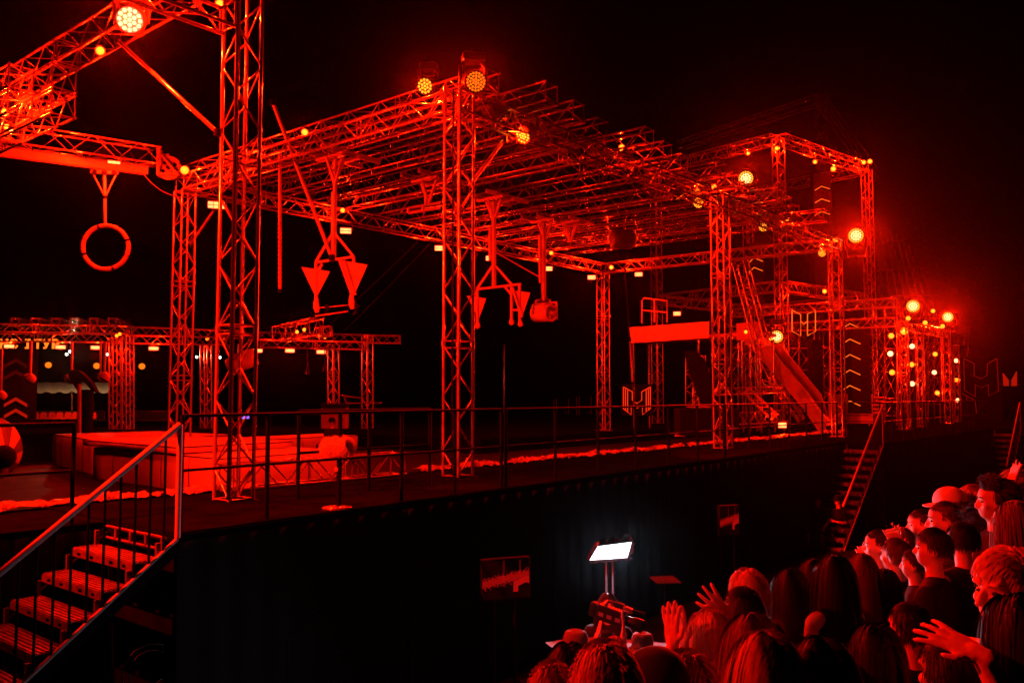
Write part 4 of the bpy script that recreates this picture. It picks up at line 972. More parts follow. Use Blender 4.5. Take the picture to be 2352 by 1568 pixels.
for k in range(9):
    MB().tube(at(2035 + 22 * k, 900, 52 + 0.3 * k), at(1990 + 14 * k, 480 + 12 * k, 52 + 0.3 * k), 0.03, 5).build('rod', ALU_DIM, t)
for k in range(5): MB().tube(at(2010 + 6 * k, 560 + 60 * k, 52), at(2120 + 20 * k, 545 + 66 * k, 54), 0.028, 5).build('rod', ALU_DIM, t)

# ------------------------------------------------------------------ rails on the stage
def railing(label, pts, h=1.08, mid=True, step=1.0, m=None, closed_bars=False):
    m = m or BLACK
    t = thing('guard_railing', label, 'railing', pts[0], 'black guard railings on the stage')
    for a, b in zip(pts[:-1], pts[1:]):
        L = (b - a).length
        bar('top_rail', a + Z * h, b + Z * h, 0.017, m, t, 8, True)
        if mid: bar('middle_rail', a + Z * h * 0.52, b + Z * h * 0.52, 0.014, m, t, 8, True)
        n_ = max(1, round(L / step))
        for k in range(n_ + 1): q = a.lerp(b, k / n_); bar('post', q, q + Z * h, 0.024, m, t, 8, True)
    return t
zr = ZS + 0.018
railing('front railing from the near stair to the middle tower', [uv(US1 + 0.12, VE + 0.12, zr), uv(9.2, VEu(9.2) + 0.12, zr)])
railing('front railing from the middle tower to the banner tower', [uv(9.3, VEu(9.3) + 0.12, zr), uv(16.6, VEu(16.6) + 0.12, zr)], step=1.2)
railing('front railing from the banner tower to the second stair', [uv(16.7, VEu(16.7) + 0.12, zr), uv(US2 - 0.2, VS2 + 0.12, zr)], step=1.3)
railing('front railing right of the second stair', [uv(US2 + 0.1, VE2 + 1.05, zr), uv(US2 + 0.1, VE2 + 0.12, zr), uv(31.0, VE2 + 0.12, zr)], step=1.2)
railing('front railing at the far right end of the stage', [uv(31.1, VE2 + 0.12, zr), uv(US3 - 0.2, VE2 + 0.12, zr)], step=1.2)
railing('railing at the left behind the near stair, in front of the striped cone', [uv(0.2, VE0 + 0.1, zr), uv(3.9, VE0 + 0.1, zr)], step=1.85, h=0.99)
railing('inner railing beside the fluffy microphone', [uv(6.6, 8.95, zr), uv(8.9, 8.95, zr)], step=1.15)

# ------------------------------------------------------------------ stairs down from the deck
def stair(label, u0, v0, v1, n=11, rise=0.205, run=0.27, solid=False, land=0.0):
    t = thing('metal_stair', label, 'stair', uv(u0 - n * run, (v0 + v1) / 2, 0.0), 'metal stairs of the stage')
    vm, hw = (v0 + v1) / 2, (v1 - v0) / 2
    for k in range(1, n + 1):
        uc, z_ = u0 - k * run + 0.02, ZS - k * rise
        tr_ = MB().box(uv(uc, vm, z_), U * 0.135, V * (hw - 0.03), Z * 0.008, 0.002).build('tread', TREAD, t)
        for j in range(6): MB().box(uv(uc - 0.11 + j * 0.044, vm, z_ + 0.011), U * 0.012, V * (hw - 0.035), Z * 0.006, 0).build('tread_rib', TREAD, tr_)
        # perforated front lip: a strip with gaps
        nb = MB(); e = 2 * (hw - 0.03)
        segs = [(0, .1), (.15, .3), (.36, .62), (.68, .84), (.9, 1)]
        for a_, b_ in segs: nb.box(uv(uc - 0.137, v0 + 0.03 + e * (a_ + b_) / 2, z_ - 0.035), U * 0.003, V * (e * (b_ - a_) / 2), Z * 0.017, 0)
        for zo in (-0.014, -0.058): nb.box(uv(uc - 0.137, vm, z_ + zo), U * 0.003, V * (hw - 0.03), Z * 0.007, 0)
        nb.build('tread_lip', TREAD, tr_)
        for v_ in (v0 + 0.035, v1 - 0.035): MB().box(uv(uc + 0.1, v_, z_ + rise / 2 - 0.02), U * 0.02, V * 0.015, Z * (rise / 2 - 0.03), 0).build('riser_bracket', TREAD, t)
    for v_ in (v0, v1):
        a_, b_ = uv(u0, v_, ZS - 0.12), uv(u0 - n * run - 0.1, v_, ZS - n * rise - 0.2)
        dd = (b_ - a_); MB().box((a_ + b_) / 2, dd / 2, V * 0.02, dd.cross(V).normalized() * 0.05, 0.004).build('stringer', BLACK, t)
    hr = 1.02
    a_, b_ = uv(u0 + 0.02, v0, ZS), uv(u0 - n * run, v0, ZS - n * rise)
    MB().tube(a_ + Z * hr, b_ + Z * hr, 0.028, 10).build('handrail', STEEL, t)
    MB().tube(a_ - Z * 0.02, a_ + Z * hr, 0.026, 10).build('newel_post', STEEL, t)
    MB().tube(a_ - Z * 0.03, b_ - Z * 0.03, 0.02, 8).build('bottom_rail', STEEL, t)
    nbar = int(n * run / 0.135)
    if not solid:
        for k in range(1, nbar):
            q = a_.lerp(b_, k / nbar); MB().tube(q - Z * 0.03, q + Z * hr, 0.012, 8).build('baluster', BLACK, t)
    else:
        msh = MB(); 
        for k in range(1, nbar * 3): q = a_.lerp(b_, k / (nbar * 3)); msh.tube(q, q + Z * hr, 0.003, 4, cap=False)
        for j in range(1, 12): msh.tube(a_ + Z * hr * j / 12, b_ + Z * hr * j / 12, 0.003, 4, cap=False)
        stuff(msh.build('mesh_infill', BLACK, t))
    # legs
    for f in (0.45, 0.9):
        for v_ in (v0, v1): q = uv(u0 - n * run * f, v_, ZS - n * rise * f - 0.15); MB().tube(Vec((q.x, q.y, 0)), q, 0.02, 6).build('leg', BLACK, t)
    return t
stair('near stair with black balusters at the bottom left', US1, VE - 0.02, VE0 - 0.1)
stair('second stair with a mesh side panel, people sitting on it', US2, VE2 + 0.02, VS2 - 0.08, n=12, rise=0.198, solid=True)
stair('third stair at the far right, half in the dark', US3, VE2 - 0.98, VE2 - 0.08, solid=True)
t = thing('landing_gate', 'low box frame at the head of the near stair', 'frame', uv(US1 - 0.1, 8.4, ZS))
for z_ in (ZS - 0.02, ZS - 0.13): MB().tube(uv(US1 - 0.06, VE + 0.05, z_), uv(US1 - 0.06, VE0 - 0.15, z_), 0.014, 8).build('frame_bar', TREAD, t)
for k in range(4): MB().tube(uv(US1 - 0.06, VE + 0.1 + k * 0.3, ZS - 0.13), uv(US1 - 0.06, VE + 0.1 + k * 0.3, ZS - 0.02), 0.02, 6).build('frame_bar', TREAD, t)

# raised lettering on the black front, barely visible
sl = thing('drape_lettering', 'dark raised outline letters on the black stage front at the lower left', 'lettering', uv(9, VE - 0.12, 0.9))
LET = mat('dark_letters', (0.014, 0.014, 0.014), 0.45)
def outline_text(body, size, origin, parent):
    cu = bpy.data.curves.new('letter', 'FONT'); cu.body = body; cu.size = size; cu.fill_mode = 'NONE'; cu.bevel_depth = 0.006; cu.bevel_resolution = 0; cu.resolution_u = 3
    o = bpy.data.objects.new('letter', cu); C.objects.link(o)
    dg = bpy.context.evaluated_depsgraph_get(); dg.update()
    me = bpy.data.meshes.new_from_object(o.evaluated_get(dg)); me.materials.clear(); me.materials.append(LET)
    bpy.data.objects.remove(o)
    x = U; y = Z; z = x.cross(y)
    M = Matrix((x, y, z)).transposed().to_4x4(); M.translation = origin
    return _place(bpy.data.objects.new('letter', me), M, parent)
for body, px, py, s_ in (('L', 420, 1475, 0.62), ('P', 690, 1455, 0.72), ('C', 270, 1610, 0.62), ('B', 650, 1580, 0.7), ('Я', 750, 1560, 0.8)):
    outline_text(body, s_, onv(px, py, VE + 0.0), sl)

# ------------------------------------------------------------------ in front of the stage: screens, light panel
SCR1, scn, scb = new_mat('screen_picture')
def picture_mat(name, seed):
    """a dim red picture of a stage: flat image shown by the monitor"""
    m, nt, b = new_mat(name)
    b.inputs['Base Color'].default_value = (0.01, 0.01, 0.01, 1); b.inputs['Roughness'].default_value = 0.2
    tc = nt.nodes.new('ShaderNodeTexCoord'); sp = nt.nodes.new('ShaderNodeSeparateXYZ'); nt.links.new(tc.outputs['Generated'], sp.inputs[0])
    def mth(op, a, b_=None, c_=None):
        n_ = nt.nodes.new('ShaderNodeMath'); n_.operation = op
        for i_, v_ in enumerate((a, b_, c_)):
            if v_ is None: continue
            if isinstance(v_, (int, float)): n_.inputs[i_].default_value = v_
            else: nt.links.new(v_, n_.inputs[i_])
        return n_.outputs[0]
    x, z = sp.outputs['X'], sp.outputs['Z']
    nz = nt.nodes.new('ShaderNodeTexNoise'); nz.inputs['Scale'].default_value = 26; nz.inputs['Detail'].default_value = 3; nt.links.new(tc.outputs['Generated'], nz.inputs['Vector'])
    hills = mth('LESS_THAN', mth('ABSOLUTE', mth('SUBTRACT', z, mth('ADD', 0.40, mth('MULTIPLY', x, 0.22)))), mth('MULTIPLY', mth('POWER', nz.outputs['Fac'], 2.0), 0.42))
    top = mth('SUBTRACT', 0.56, mth('MULTIPLY', mth('ABSOLUTE', mth('SUBTRACT', x, 0.93)), 0.5))
    block = mth('MULTIPLY', mth('GREATER_THAN', x, 0.68), mth('MULTIPLY', mth('LESS_THAN', z, top), mth('GREATER_THAN', z, mth('SUBTRACT', top, 0.17))))
    leg = mth('MULTIPLY', mth('MULTIPLY', mth('GREATER_THAN', x, 0.66), mth('LESS_THAN', x, 0.76)), mth('MULTIPLY', mth('LESS_THAN', z, 0.44), mth('GREATER_THAN', z, 0.16)))
    post = mth('ADD', mth('LESS_THAN', mth('ABSOLUTE', mth('SUBTRACT', x, 0.45)), 0.022), mth('LESS_THAN', mth('ABSOLUTE', mth('SUBTRACT', x, 0.8)), 0.02))
    post = mth('MULTIPLY', post, mth('GREATER_THAN', z, 0.42))
    tot = mth('MINIMUM', mth('ADD', mth('MULTIPLY', hills, 0.7), mth('ADD', mth('ADD', block, leg), mth('MULTIPLY', mth('MULTIPLY', post, nz.outputs['Fac']), 0.3))), 1.0)
    b.inputs['Emission Color'].default_value = (1, 0.006, 0.004, 1)
    nt.links.new(mth('MULTIPLY', tot, 0.38), b.inputs['Emission Strength'])
    m.cycles.emission_sampling = 'NONE'
    return m
PIC = picture_mat('monitor_picture', 1)
def monitor(label, px0, px1, py0, py1, d, dz=0.0):
    c = (at(px0, py0, d) + at(px1, py1, d)) / 2; w = (at(px1, py0, d) - at(px0, py0, d)).length / 2; h = abs(at(px0, py0, d).z - at(px0, py1, d).z) / 2
    t = thing('monitor_stand', label, 'monitor', Vec((c.x, c.y, 0)), 'screens in front of the stage')
    x = Vec((0.93, 0.36, 0)).normalized(); n_ = x.cross(Z)
    MB().box(c, x * w * 1.06, n_ * 0.035, Z * h * 1.12, 0.01).build('bezel', CLOTH, t)
    MB().box(c + n_ * 0.037, x * w, n_ * 0.003, Z * h, 0).build('screen', PIC, t)
    for k in (-1, 1): MB().tube(Vec((c.x, c.y, 0.02)) + x * k * 0.14, c - Z * h * 0.8 + x * k * 0.14 - n_ * 0.05, 0.018, 8).build('pole', BLACK, t)
    for k in (-1, 1): MB().tube(Vec((c.x, c.y, 0.03)) + x * 0.3 * k - n_ * 0.3, Vec((c.x, c.y, 0.03)) + x * 0.3 * k + n_ * 0.3, 0.02, 6).build('foot', BLACK, t)
monitor('nearer screen on two poles with a red stage picture', 1103, 1217, 1285, 1372, 11.0)
monitor('smaller farther screen on two poles near the second stair', 1647, 1698, 1163, 1225, 15.5)
lp_ = thing('light_panel', 'bright white light panel with a torn soft cover on a tall stand', 'light panel', Vec((at(1398, 1300, 9.4).x, 9.4, 0)))
pc = [(1373, 1254), (1451, 1244), (1441, 1280), (1354, 1286)]
pan = [at(x, y, 9.4 + (-0.03 if y < 1260 else 0.03)) for x, y in pc]
pnm = (pan[1] - pan[0]).cross(pan[3] - pan[0]).normalized()
if pnm.y > 0: pnm = -pnm
MB().prism(pan, -pnm * 0.008).build('lit_face', WHITE_LED, lp_)
hb = [p - pnm * 0.014 + (p - sum(pan, Vec()) / 4) * 0.07 for p in pan]
MB().prism(hb, -pnm * 0.06).build('housing', PLASTIC, lp_)
rg2 = random.Random(5)
def flap(a, b, out, n_, name):
    vs = []; fs = []
    for k in range(n_ + 1):
        f = k / n_; p = a.lerp(b, f); vs += [p, p + out * (1 + rg2.uniform(-.45, .45)) + pnm * rg2.uniform(0.0, .03)]
    for k in range(n_): fs.append((2 * k, 2 * k + 2, 2 * k + 3, 2 * k + 1))
    new_obj(name, vs, fs, CLOTH, lp_, True)
flap(pan[0], pan[1], Vec((0.02, -0.03, 0.085)), 14, 'cover_flap'); flap(pan[0], pan[3], Vec((-0.03, 0.0, 0.0)), 10, 'cover_flap'); flap(pan[3], pan[2], Vec((0, -0.01, -0.018)), 26, 'cover_flap'); flap(pan[1], pan[2], Vec((0.03, -0.01, 0)), 8, 'cover_flap')
for dx in (-0.02, 0.05): MB().tube(Vec((lp_.location.x + dx, 9.45, 0.05)), Vec((lp_.location.x + dx, 9.45, at(1398, 1290, 9.4).z)), 0.012, 8).build('stand_pole', ALU_DIM, lp_)
for k in range(3):
    a = 2 * math.pi * k / 3 + 0.5; b0 = Vec((lp_.location.x, 9.45, 0.5)); MB().tube(b0, Vec((b0.x + math.cos(a) * 0.5, b0.y + math.sin(a) * 0.5, 0.015)), 0.012, 6).build('stand_leg', BLACK, lp_)
AL = bpy.data.lights.new('panel_light', 'AREA'); AL.energy = 55; AL.color = (0.72, 0.8, 1.0); AL.shape = 'RECTANGLE'; AL.size = 0.36; AL.size_y = 0.14
pc_ = sum(pan, Vec()) / 4 + pnm * 0.05
_place(bpy.data.objects.new('panel_light', AL), Matrix.Translation(pc_) @ pnm.to_track_quat('-Z', 'Y').to_matrix().to_4x4(), lp_)
t = thing('paper_sheet', 'dim sheet on a thin stand right of the light panel', 'paper', Vec((at(1528, 1330, 9.8).x, 9.8, 0)))
c = at(1528, 1331, 9.8); MB().box(c, (0.14, 0.02, 0), (-0.03, 0.09, 0.02), (0, 0, 0.003), 0).build('sheet', CLOTH, t)
MB().tube(Vec((c.x, c.y + 0.02, 0.0)), Vec((c.x, c.y + 0.02, c.z - 0.006)), 0.015, 6).build('stand', CLOTH, t)

# ------------------------------------------------------------------ cables
def cable(label, p0, p1, sag, r=0.011, n=24):
    pts = [p0.lerp(p1, k / n) - Z * sag * 4 * (k / n) * (1 - k / n) for k in range(n + 1)]
    tag(MB().path(pts, r, 6).build('cable', BLACK), label, 'cable', 'black cables on the rig')
for i in range(8):
    u0 = 10.6 + i * 2.1; cable(['first', 'second', 'third', 'fourth', 'fifth', 'sixth', 'seventh', 'last'][i] + ' drooping cable loop under the front roof beam, from the middle tower', uv(u0, VT - 0.2, ZT - HB - 0.01), uv(u0 + 2.0, VT - 0.2, ZT - HB - 0.01), 0.16 + 0.12 * ((i * 7) % 3))
cable('thick black cable running up the nearest tower', uv(6.02 - 0.2, VT - 0.2, ZS + 0.05), uv(6.02 - 0.2, VT - 0.19, ZT + 0.3), 0.0, 0.022)
cable('black cable running up the middle tower', uv(10.02 - 0.19, VT - 0.05, ZS + 0.05), uv(10.02 - 0.19, VT - 0.05, ZT), 0.0, 0.014)
cable('black cable running up the banner tower', uv(19.35 + 0.19, VT - 0.1, ZS + 0.05), uv(19.35 + 0.19, VT - 0.1, ZT), 0.0, 0.016)
cable('left thin guy wire running down from the back beam', at(962, 552, 23.5), at(760, 742, 20.0), 0.03, 0.006)
cable('right thin guy wire running down from the back beam', at(990, 556, 23.8), at(790, 760, 20.0), 0.03, 0.006)
cable('cable drooping between the ring truss and the nearest tower', at(300, 350, 18.0), at(520, 420, 10.8), 0.5, 0.01)

# ------------------------------------------------------------------ people
def skin_mat(name, col): return mat(name, col, 0.5, 0.0, var=0.12, scale=18, bump=0.05, bscale=120, spec=0.4)
SKIN = [skin_mat('skin_fair', (0.62, 0.42, 0.33)), skin_mat('skin_tan', (0.5, 0.33, 0.25))]
def hair_mat(name, col, rough=0.62):
    m, nt, b = new_mat(name)
    tc = nt.nodes.new('ShaderNodeTexCoord'); nz = nt.nodes.new('ShaderNodeTexNoise')
    mp = nt.nodes.new('ShaderNodeMapping'); mp.inputs['Scale'].default_value = (60, 60, 7)
    nt.links.new(tc.outputs['Object'], mp.inputs['Vector']); nt.links.new(mp.outputs[0], nz.inputs['Vector'])
    nz.inputs['Scale'].default_value = 1.0; nz.inputs['Detail'].default_value = 4
    cr = nt.nodes.new('ShaderNodeValToRGB'); cr.color_ramp.elements[0].position = 0.3; cr.color_ramp.elements[1].position = 0.7
    cr.color_ramp.elements[0].color = (*[c * 0.72 for c in col], 1); cr.color_ramp.elements[1].color = (*[min(1, c * 1.2) for c in col], 1)
    nt.links.new(nz.outputs['Fac'], cr.inputs['Fac']); nt.links.new(cr.outputs[0], b.inputs['Base Color'])
    b.inputs['Roughness'].default_value = rough; b.inputs['Specular IOR Level'].default_value = 0.25
    return m
HAIR = dict(black=hair_mat('hair_black', (0.006, 0.005, 0.005)), dark=hair_mat('hair_dark_brown', (0.03, 0.018, 0.012)), brown=hair_mat('hair_brown', (0.11, 0.06, 0.035)),
            auburn=hair_mat('hair_auburn', (0.13, 0.05, 0.025)), fair=hair_mat('hair_fair', (0.34, 0.23, 0.13)), blond=hair_mat('hair_blond', (0.55, 0.42, 0.26)), grey=hair_mat('hair_grey', (0.25, 0.2, 0.17)))
def cloth_mat(name, col): return mat(name, col, 0.85, 0.0, var=0.15, scale=7, bump=0.55, bscale=9, stretch=(1, 1, 0.5), spec=0.15)
WEAR = dict(mid=cloth_mat('hat_felt', (0.12, 0.11, 0.1)), black=cloth_mat('shirt_black', (0.008, 0.008, 0.009)), dark=cloth_mat('shirt_dark', (0.03, 0.03, 0.035)), grey=cloth_mat('shirt_grey', (0.32, 0.32, 0.33)), pale=cloth_mat('shirt_pale', (0.6, 0.58, 0.55)), jeans=cloth_mat('trousers_dark', (0.02, 0.022, 0.03)), white=cloth_mat('shirt_white', (0.7, 0.7, 0.68)))
EYE_M = mat('dark_eye', (0.01, 0.008, 0.007), 0.15)

class Form(MB):
    """closed rounded pieces that a voxel remesh melts into one body"""
    def ball(s, c, r, n=14, m=10):
        c = Vec(c); r = (r, r, r) if isinstance(r, (int, float)) else r; vs = []; fs = []
        for i in range(1, m):
            a = math.pi * i / m
            for j in range(n):
                b = 2 * math.pi * j / n; vs.append(c + Vec((r[0] * math.sin(a) * math.cos(b), r[1] * math.sin(a) * math.sin(b), r[2] * math.cos(a))))
        t0 = len(vs); vs += [c + Vec((0, 0, r[2])), c - Vec((0, 0, r[2]))]
        for i in range(m - 2):
            for j in range(n): k = (j + 1) % n; fs.append((i * n + j, (i + 1) * n + j, (i + 1) * n + k, i * n + k))
        for j in range(n): k = (j + 1) % n; fs += [(t0, j, k), (t0 + 1, (m - 2) * n + k, (m - 2) * n + j)]
        return s.add(vs, fs, True)
    def limb(s, pts, rs, n=10):
        pts = [Vec(p) for p in pts]
        a, b = (pts[0] - pts[1]).normalized(), (pts[-1] - pts[-2]).normalized()
        P_ = [pts[0] + a * rs[0] * 0.95, pts[0] + a * rs[0] * 0.7] + pts + [pts[-1] + b * rs[-1] * 0.7, pts[-1] + b * rs[-1] * 0.95]
        R_ = [rs[0] * 0.3, rs[0] * 0.72] + list(rs) + [rs[-1] * 0.72, rs[-1] * 0.3]
        return s.path(P_, R_, n)
def melt(o, voxel, smooth=4, fac=0.5):
    r = o.modifiers.new('melt', 'REMESH'); r.mode = 'VOXEL'; r.voxel_size = voxel; r.use_smooth_shade = True
    if smooth: s_ = o.modifiers.new('soften', 'SMOOTH'); s_.iterations = smooth; s_.factor = fac
    return o
def hand(f, w, fd, pn, s=1.0, curl=0.15, thumb=1):
    """wrist, finger direction, palm normal: palm, four fingers of unequal length, thumb from the side of the palm"""
    fd, pn = Vec(fd).normalized(), Vec(pn).normalized(); sd = fd.cross(pn).normalized() * thumb
    pc = w + fd * 0.05 * s
    for o, r_ in ((-0.028, 0.015), (-0.009, 0.0165), (0.01, 0.0165), (0.028, 0.015)):
        f.limb([w + fd * 0.005 * s + sd * o * 0.6 * s, w + fd * 0.045 * s + sd * o * s, w + fd * 0.086 * s + sd * o * s], [0.018 * s, r_ * s, 0.0125 * s], 8)
    for o, L, sp in ((0.032, 0.072, 0.2), (0.011, 0.082, 0.05), (-0.011, 0.076, -0.1), (-0.032, 0.060, -0.28)):
        b = w + fd * 0.086 * s + sd * o * s; L *= 1.32; d1 = (fd + sd * sp).normalized(); d2 = (d1 + pn * curl * 1.2).normalized(); d3 = (d2 + pn * curl * 1.6).normalized()
        f.limb([b, b + d1 * L * 0.42 * s, b + d1 * L * 0.42 * s + d2 * L * 0.33 * s, b + d1 * L * 0.42 * s + d2 * L * 0.33 * s + d3 * L * 0.25 * s], [0.0108 * s, 0.0102 * s, 0.0092 * s, 0.008 * s], 8)
    f.limb([w - fd * 0.03 * s, w + fd * 0.02 * s], [0.027 * s, 0.026 * s], 10)
    b = w + fd * 0.028 * s + sd * 0.028 * s
    f.limb([b, b + (fd * 0.6 + sd * 0.8).normalized() * 0.036 * s, b + (fd * 0.62 + sd * 0.78).normalized() * 0.036 * s + (fd + sd * 0.3).normalized() * 0.034 * s], [0.014 * s, 0.012 * s, 0.009 * s], 8)
HC = Vec((0, 0, 1.655))
def strands(style, rg, n, hw=0.0045):
    """hair as many narrow ribbons that leave the scalp, lie on it and fall"""
    mb = MB(); hc = Vec((0, -0.008, 1.668)); er = Vec((0.083, 0.104, 0.108))
    L0, grav, lift = dict(short=(0.055, 0.25, 0.006), buzz=(0.022, 0.1, 0.003), quiff=(0.085, 0.1, 0.02), long=(0.46, 0.55, 0.008), bob=(0.25, 0.5, 0.012), bun=(0.13, 0.2, 0.004), curly=(0.14, 0.25, 0.035), pixie=(0.12, 0.3, 0.014))[style]
    made = 0; tries = 0
    while made < n and tries < n * 6:
        tries += 1
        th = math.acos(rg.uniform(-0.35, 1.0)); ph = rg.uniform(0, 2 * math.pi)
        d = Vec((math.sin(th) * math.cos(ph), math.sin(th) * math.sin(ph), math.cos(th)))
        if d.y > 0.35 and d.z < 0.52: continue                      # face
        if abs(d.x) > 0.6 and d.y > -0.1 and d.z < 0.1: continue    # in front of the ears
        if style in ('short', 'buzz', 'quiff', 'curly') and d.z < -0.22: continue
        made += 1
        p = hc + Vec((d.x * er.x, d.y * er.y, d.z * er.z)); nrm = Vec((d.x / er.x, d.y / er.y, d.z / er.z)).normalized()
        part = 1 if d.x > 0.02 else -1
        if style in ('long', 'bob'): g0 = Vec((part * 0.9, -0.35, -0.1 if d.z > 0.5 else -0.9))
        elif style == 'bun': g0 = Vec((0, -0.9, 0.25)) 
        elif style == 'quiff' and d.z > 0.4: g0 = Vec((0.1, 0.2 if d.y > 0 else -0.8, 0.7 if d.y > 0 else 0.0))
        elif style == 'pixie': g0 = Vec((0.9, 0.1, -0.25)) if d.y > 0.1 else Vec((part * 0.4, -0.4, -0.5))
        else: g0 = Vec((0.15 * part, 0.75 if d.z > 0.75 else -0.35, -0.7))
        gs = 0.06 if style in ('long', 'bob') else 0.16; g0 = (g0 + Vec((rg.gauss(0, gs), rg.gauss(0, gs), rg.gauss(0, gs * .8))))
        v = (g0 - nrm * g0.dot(nrm)).normalized() + nrm * 0.25
        L = L0 * rg.uniform(0.72, 1.1) * (0.5 if style == 'pixie' and d.y > 0.1 else 1); seg = 4 if L0 < 0.1 else (7 if L0 < 0.2 else 12); st = L / seg; pts = [p]
        off = lift * rg.uniform(0.3, 1.5)
        for k in range(seg):
            if style == 'curly': v = (v + Vec((rg.gauss(0, .8), rg.gauss(0, .8), rg.gauss(0, .8)))).normalized()
            v = (v + Vec((0, 0, -grav)) + Vec((rg.gauss(0, .014), rg.gauss(0, .014), 0))).normalized()
            q = pts[-1] + v * st
            e = q - hc; f_ = math.sqrt((e.x / (er.x + off)) ** 2 + (e.y / (er.y + off)) ** 2 + (e.z / (er.z + off)) ** 2)
            if f_ < 1: q = hc + e / f_
            if q.z < 1.53:                                           # rest on neck, shoulders and back
                sh = Vec((0, -0.005, 1.36)); e = q - sh; ex, ey, ez = 0.2, 0.135, 0.135
                f_ = math.sqrt((e.x / ex) ** 2 + (e.y / ey) ** 2 + (min(0, e.z) / 0.4 if e.z < 0 else e.z / ez) ** 2)
                if f_ < 1: q = Vec((sh.x + e.x / max(f_, .3), sh.y + e.y / max(f_, .3), q.z if e.z < 0 else sh.z + e.z / max(f_, .3)))
            pts.append(q)
        vs = []; w = hw * rg.uniform(0.7, 1.4)
        for k, q in enumerate(pts):
            t_ = (pts[min(k + 1, len(pts) - 1)] - pts[max(k - 1, 0)]).normalized(); o_ = (q - Vec((0, -0.01, q.z))); s_ = t_.cross(o_ if o_.length > 1e-4 else Vec((0, 1, 0)))
            s_ = s_.normalized() if s_.length > 1e-6 else Vec((1, 0, 0)); ww = w * (1 - 0.65 * (k / seg) ** 2)
            vs += [q - s_ * ww, q + s_ * ww]
        mb.add(vs, [(2 * k, 2 * k + 1, 2 * k + 3, 2 * k + 2) for k in range(seg)], True)
    # scalp cap under the strands
    vs = []; fs = []; keep = {}; n1, n2 = 20, 12
    for i in range(n2 + 1):
        a = math.pi * 0.66 * i / n2
        for j in range(n1):
            b = 2 * math.pi * j / n1; d = Vec((math.sin(a) * math.cos(b), math.sin(a) * math.sin(b), math.cos(a)))
            keep[(i, j)] = not ((d.y > 0.4 and d.z < 0.45) or (abs(d.x) > 0.6 and d.y > -0.1 and d.z < 0.05) or (style in ('short', 'buzz', 'quiff', 'curly') and d.z < -0.28))
            vs.append(hc + Vec((d.x * er.x, d.y * er.y, d.z * er.z)) * 1.0)
    for i in range(n2):
        for j in range(n1):
            k = (j + 1) % n1
            if all(keep[q] for q in ((i, j), (i, k), (i + 1, j), (i + 1, k))): fs.append((i * n1 + j, (i + 1) * n1 + j, (i + 1) * n1 + k, i * n1 + k))
    mb.add(vs, fs, True)
    if style in ('long', 'bob'):
        lv = [(1.70, .080, .102, .0), (1.66, .088, .109, -.006), (1.6, .09, .109, -.008), (1.53, .094, .112, -.008), (1.46, .112, .128, -.008), (1.38, .122, .142, -.006)] + ([(1.28, .118, .146, -.006), (1.2, .10, .142, -.006)] if style == 'long' else [])
        vs = []; na = 18
        for k, (z_, rx_, ry_, oy) in enumerate(lv):
            for j in range(na + 1):
                a = R(168 + 204 * j / na); w_ = 1 + rg.uniform(-.035, .035) + 0.03 * math.sin(j * 2.3)
                vs.append(Vec((rx_ * w_ * math.cos(a), oy + ry_ * w_ * math.sin(a), z_ + (rg.uniform(-.03, .03) if k == len(lv) - 1 else 0))))
        mb.add(vs, [(k * (na + 1) + j, k * (na + 1) + j + 1, (k + 1) * (na + 1) + j + 1, (k + 1) * (na + 1) + j) for k in range(len(lv) - 1) for j in range(na)], True)
    if style == 'bun':
        c = Vec((0, -0.11, 1.74))
        for k in range(90):
            a, b = rg.uniform(0, 6.28), rg.uniform(0, 6.28); ax = Vec((math.cos(a), math.sin(a), rg.uniform(-1, 1))).normalized(); u_ = ax.orthogonal().normalized(); w_ = ax.cross(u_)
            pts = [c + (u_ * math.cos(b + t_ * 0.5) + w_ * math.sin(b + t_ * 0.5)) * 0.04 * rg.uniform(0.9, 1.08) for t_ in range(6)]
            vs = []
            for q in pts: vs += [q - ax * 0.004, q + ax * 0.004]
            mb.add(vs, [(2 * k_, 2 * k_ + 1, 2 * k_ + 3, 2 * k_ + 2) for k_ in range(5)], True)
    return mb
